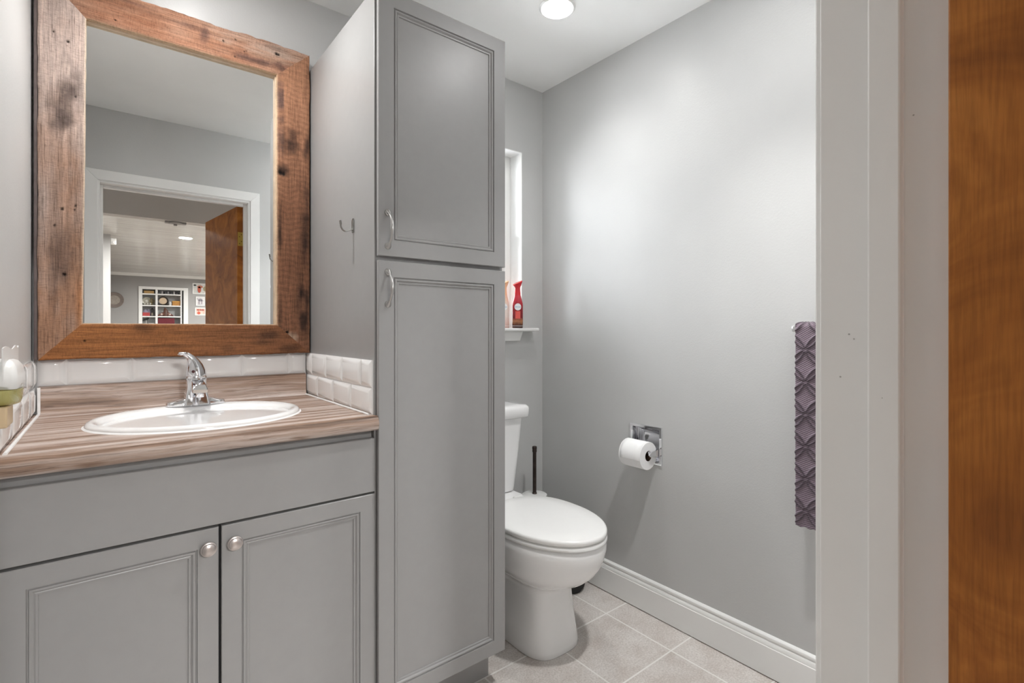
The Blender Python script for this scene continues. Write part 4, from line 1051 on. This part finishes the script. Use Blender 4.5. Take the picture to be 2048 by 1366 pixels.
MB().rings([[(.945 + dx + r * math.cos(2 * PI * j / 20), IY + r * .7 * math.sin(2 * PI * j / 20), SZ[2] + h) for j in range(20)] for r, h, dx in ((.05, .0, 0), (.058, .03, 0), (.052, .07, .004), (.045, .11, .006), (.035, .145, .0), (.022, .17, -.005), (.01, .19, -.008))]).build('body', C('carved_brown', .10, .045, .03, .5), t, angle=60)
for s_ in (-1, 1):
    MB().rings([[(.945 + s_ * d_, IY + .02 + .02 * math.cos(a), SZ[2] + h + w * math.sin(a)) for a in [2 * PI * j / 12 for j in range(12)]] for d_, h, w in ((.03, .055, .035), (.07, .045, .032), (.105, .03, .022), (.14, .014, .012))]).build('wing', C('wing_brown', .16, .06, .045, .5), t, angle=60)
    MB().lathe([(.02, 0), (.014, .006), (.004, .008)], (.945 + s_ * .075, IY + .043, SZ[2] + .043), 14, 'y').build('pale_patch', C('pale_patch', .6, .48, .42, .5), t)
# fourth row
item('maroon_box', MB().box(.805, 1.105, IY - .04, IY + .08, SZ[3], SZ[3] + .165), C('maroon_velvet', .13, .008, .018, .7), 'maroon velvet box on the lower right shelf', 'box', (.95, IY, SZ[3]))
t = thing('black_bird_figure', (.60, IY, SZ[3]), 'small black bird figure on the lower left shelf', 'figure')
MB().tube([(.535, IY, SZ[3] + .115), (.57, IY, SZ[3] + .13), (.61, IY, SZ[3] + .14), (.635, IY, SZ[3] + .165), (.65, IY, SZ[3] + .17)], [.006, .018, .024, .016, .004], 12).build('body', C('bird_black', .012, .012, .012, .4), t, angle=70)
MB().lathe([(.028, 0), (.024, .008), (.006, .012), (.006, .125)], (.60, IY, SZ[3]), 14).build('stand', C('stand_white', .7, .7, .68, .4), t)
item('white_bowl', MB().lathe([(.025, 0), (.03, .004), (.052, .04), (.055, .055), (.05, .055), (.028, .01)], (.69, IY, SZ[3]), 24), 'porcelain', 'white bowl beside the black bird figure', 'bowl', (.69, IY, SZ[3]))

# framed pictures on the far wall
def picture(x0, x1, z0, z1, stops, label, seed, marks):
    t = thing('framed_picture', ((x0 + x1) / 2, LY, z0), label, 'picture', 'pictures beside the shelf')
    fw = .018
    b = MB().box(x0, x1, LY, LY + .018, z0, z0 + fw).box(x0, x1, LY, LY + .018, z1 - fw, z1).box(x0, x0 + fw, LY, LY + .018, z0 + fw, z1 - fw).box(x1 - fw, x1, LY, LY + .018, z0 + fw, z1 - fw)
    b.build('frame', 'trim', t)
    n = NT('print_art').set(rough=.5)
    nz = n.noise(n.coords(loc=(seed, seed, 0)), 16, 3)
    r = n.ramp(nz.outputs['Fac'], stops); n.link(r.outputs['Color'], n.p.inputs['Base Color'])
    p = MB().box(x0 + fw, x1 - fw, LY, LY + .008, z0 + fw, z1 - fw).build('print', n.m, t)
    for i, (cx, cz, rx, rz, c) in enumerate(marks):
        MB().rings([[(x0 + (x1 - x0) * cx + rx * k * math.cos(2 * PI * j / 20), LY + .0085 + (.002 if k < 1 else 0), z0 + (z1 - z0) * cz + rz * k * math.sin(2 * PI * j / 20)) for j in range(20)] for k in (1, .96)]).build('motif', C('motif_%d_%d' % (seed, i), *c), p)
    return t
picture(1.438, 1.80, 1.955, 2.195, [(.35, (.55, .52, .5, 1)), (.5, (.75, .72, .68, 1)), (.65, (.5, .6, .62, 1))], 'largest white framed picture with a red motif, topmost on the far wall', 3,
        [(.36, .42, .035, .075, (.55, .09, .04)), (.40, .68, .055, .032, (.60, .20, .12)), (.12, .82, .03, .02, (.06, .06, .06)), (.68, .5, .04, .06, (.40, .34, .2))])
picture(1.501, 1.674, 1.690, 1.896, [(.35, (.5, .48, .5, 1)), (.5, (.72, .70, .72, 1)), (.65, (.78, .76, .75, 1))], 'grey and white framed picture, middle of three on the far wall', 7,
        [(.5, .62, .045, .03, (.30, .28, .32)), (.36, .38, .016, .05, (.42, .38, .42)), (.66, .38, .016, .05, (.42, .38, .42))])
picture(1.482, 1.695, 1.470, 1.648, [(.35, (.68, .34, .25, 1)), (.5, (.74, .55, .47, 1)), (.65, (.75, .62, .55, 1))], 'orange toned framed picture, lowest of three on the far wall', 11,
        [(.3, .70, .03, .018, (.45, .08, .05)), (.52, .70, .022, .018, (.45, .10, .06)), (.72, .70, .03, .018, (.40, .09, .06)), (.36, .3, .032, .032, (.62, .10, .05))])
# round woven basket tray hung on the far wall
t = thing('woven_wall_tray', (.055, LY, 1.765), 'round woven wall tray partly hidden by the wall corner', 'wall decor')
MB().lathe([(.085, .004), (.10, .01), (.155, .03), (.162, .026), (.10, .002)], (.055, LY, 1.765), 44, 'y').build('rim', C('grey_wicker', .24, .20, .18, .7), t)
MB().lathe([(.095, .008), (.06, .010), (.01, .011)], (.055, LY, 1.765), 36, 'y').build('centre', C('pale_wicker', .36, .32, .28, .7), t)
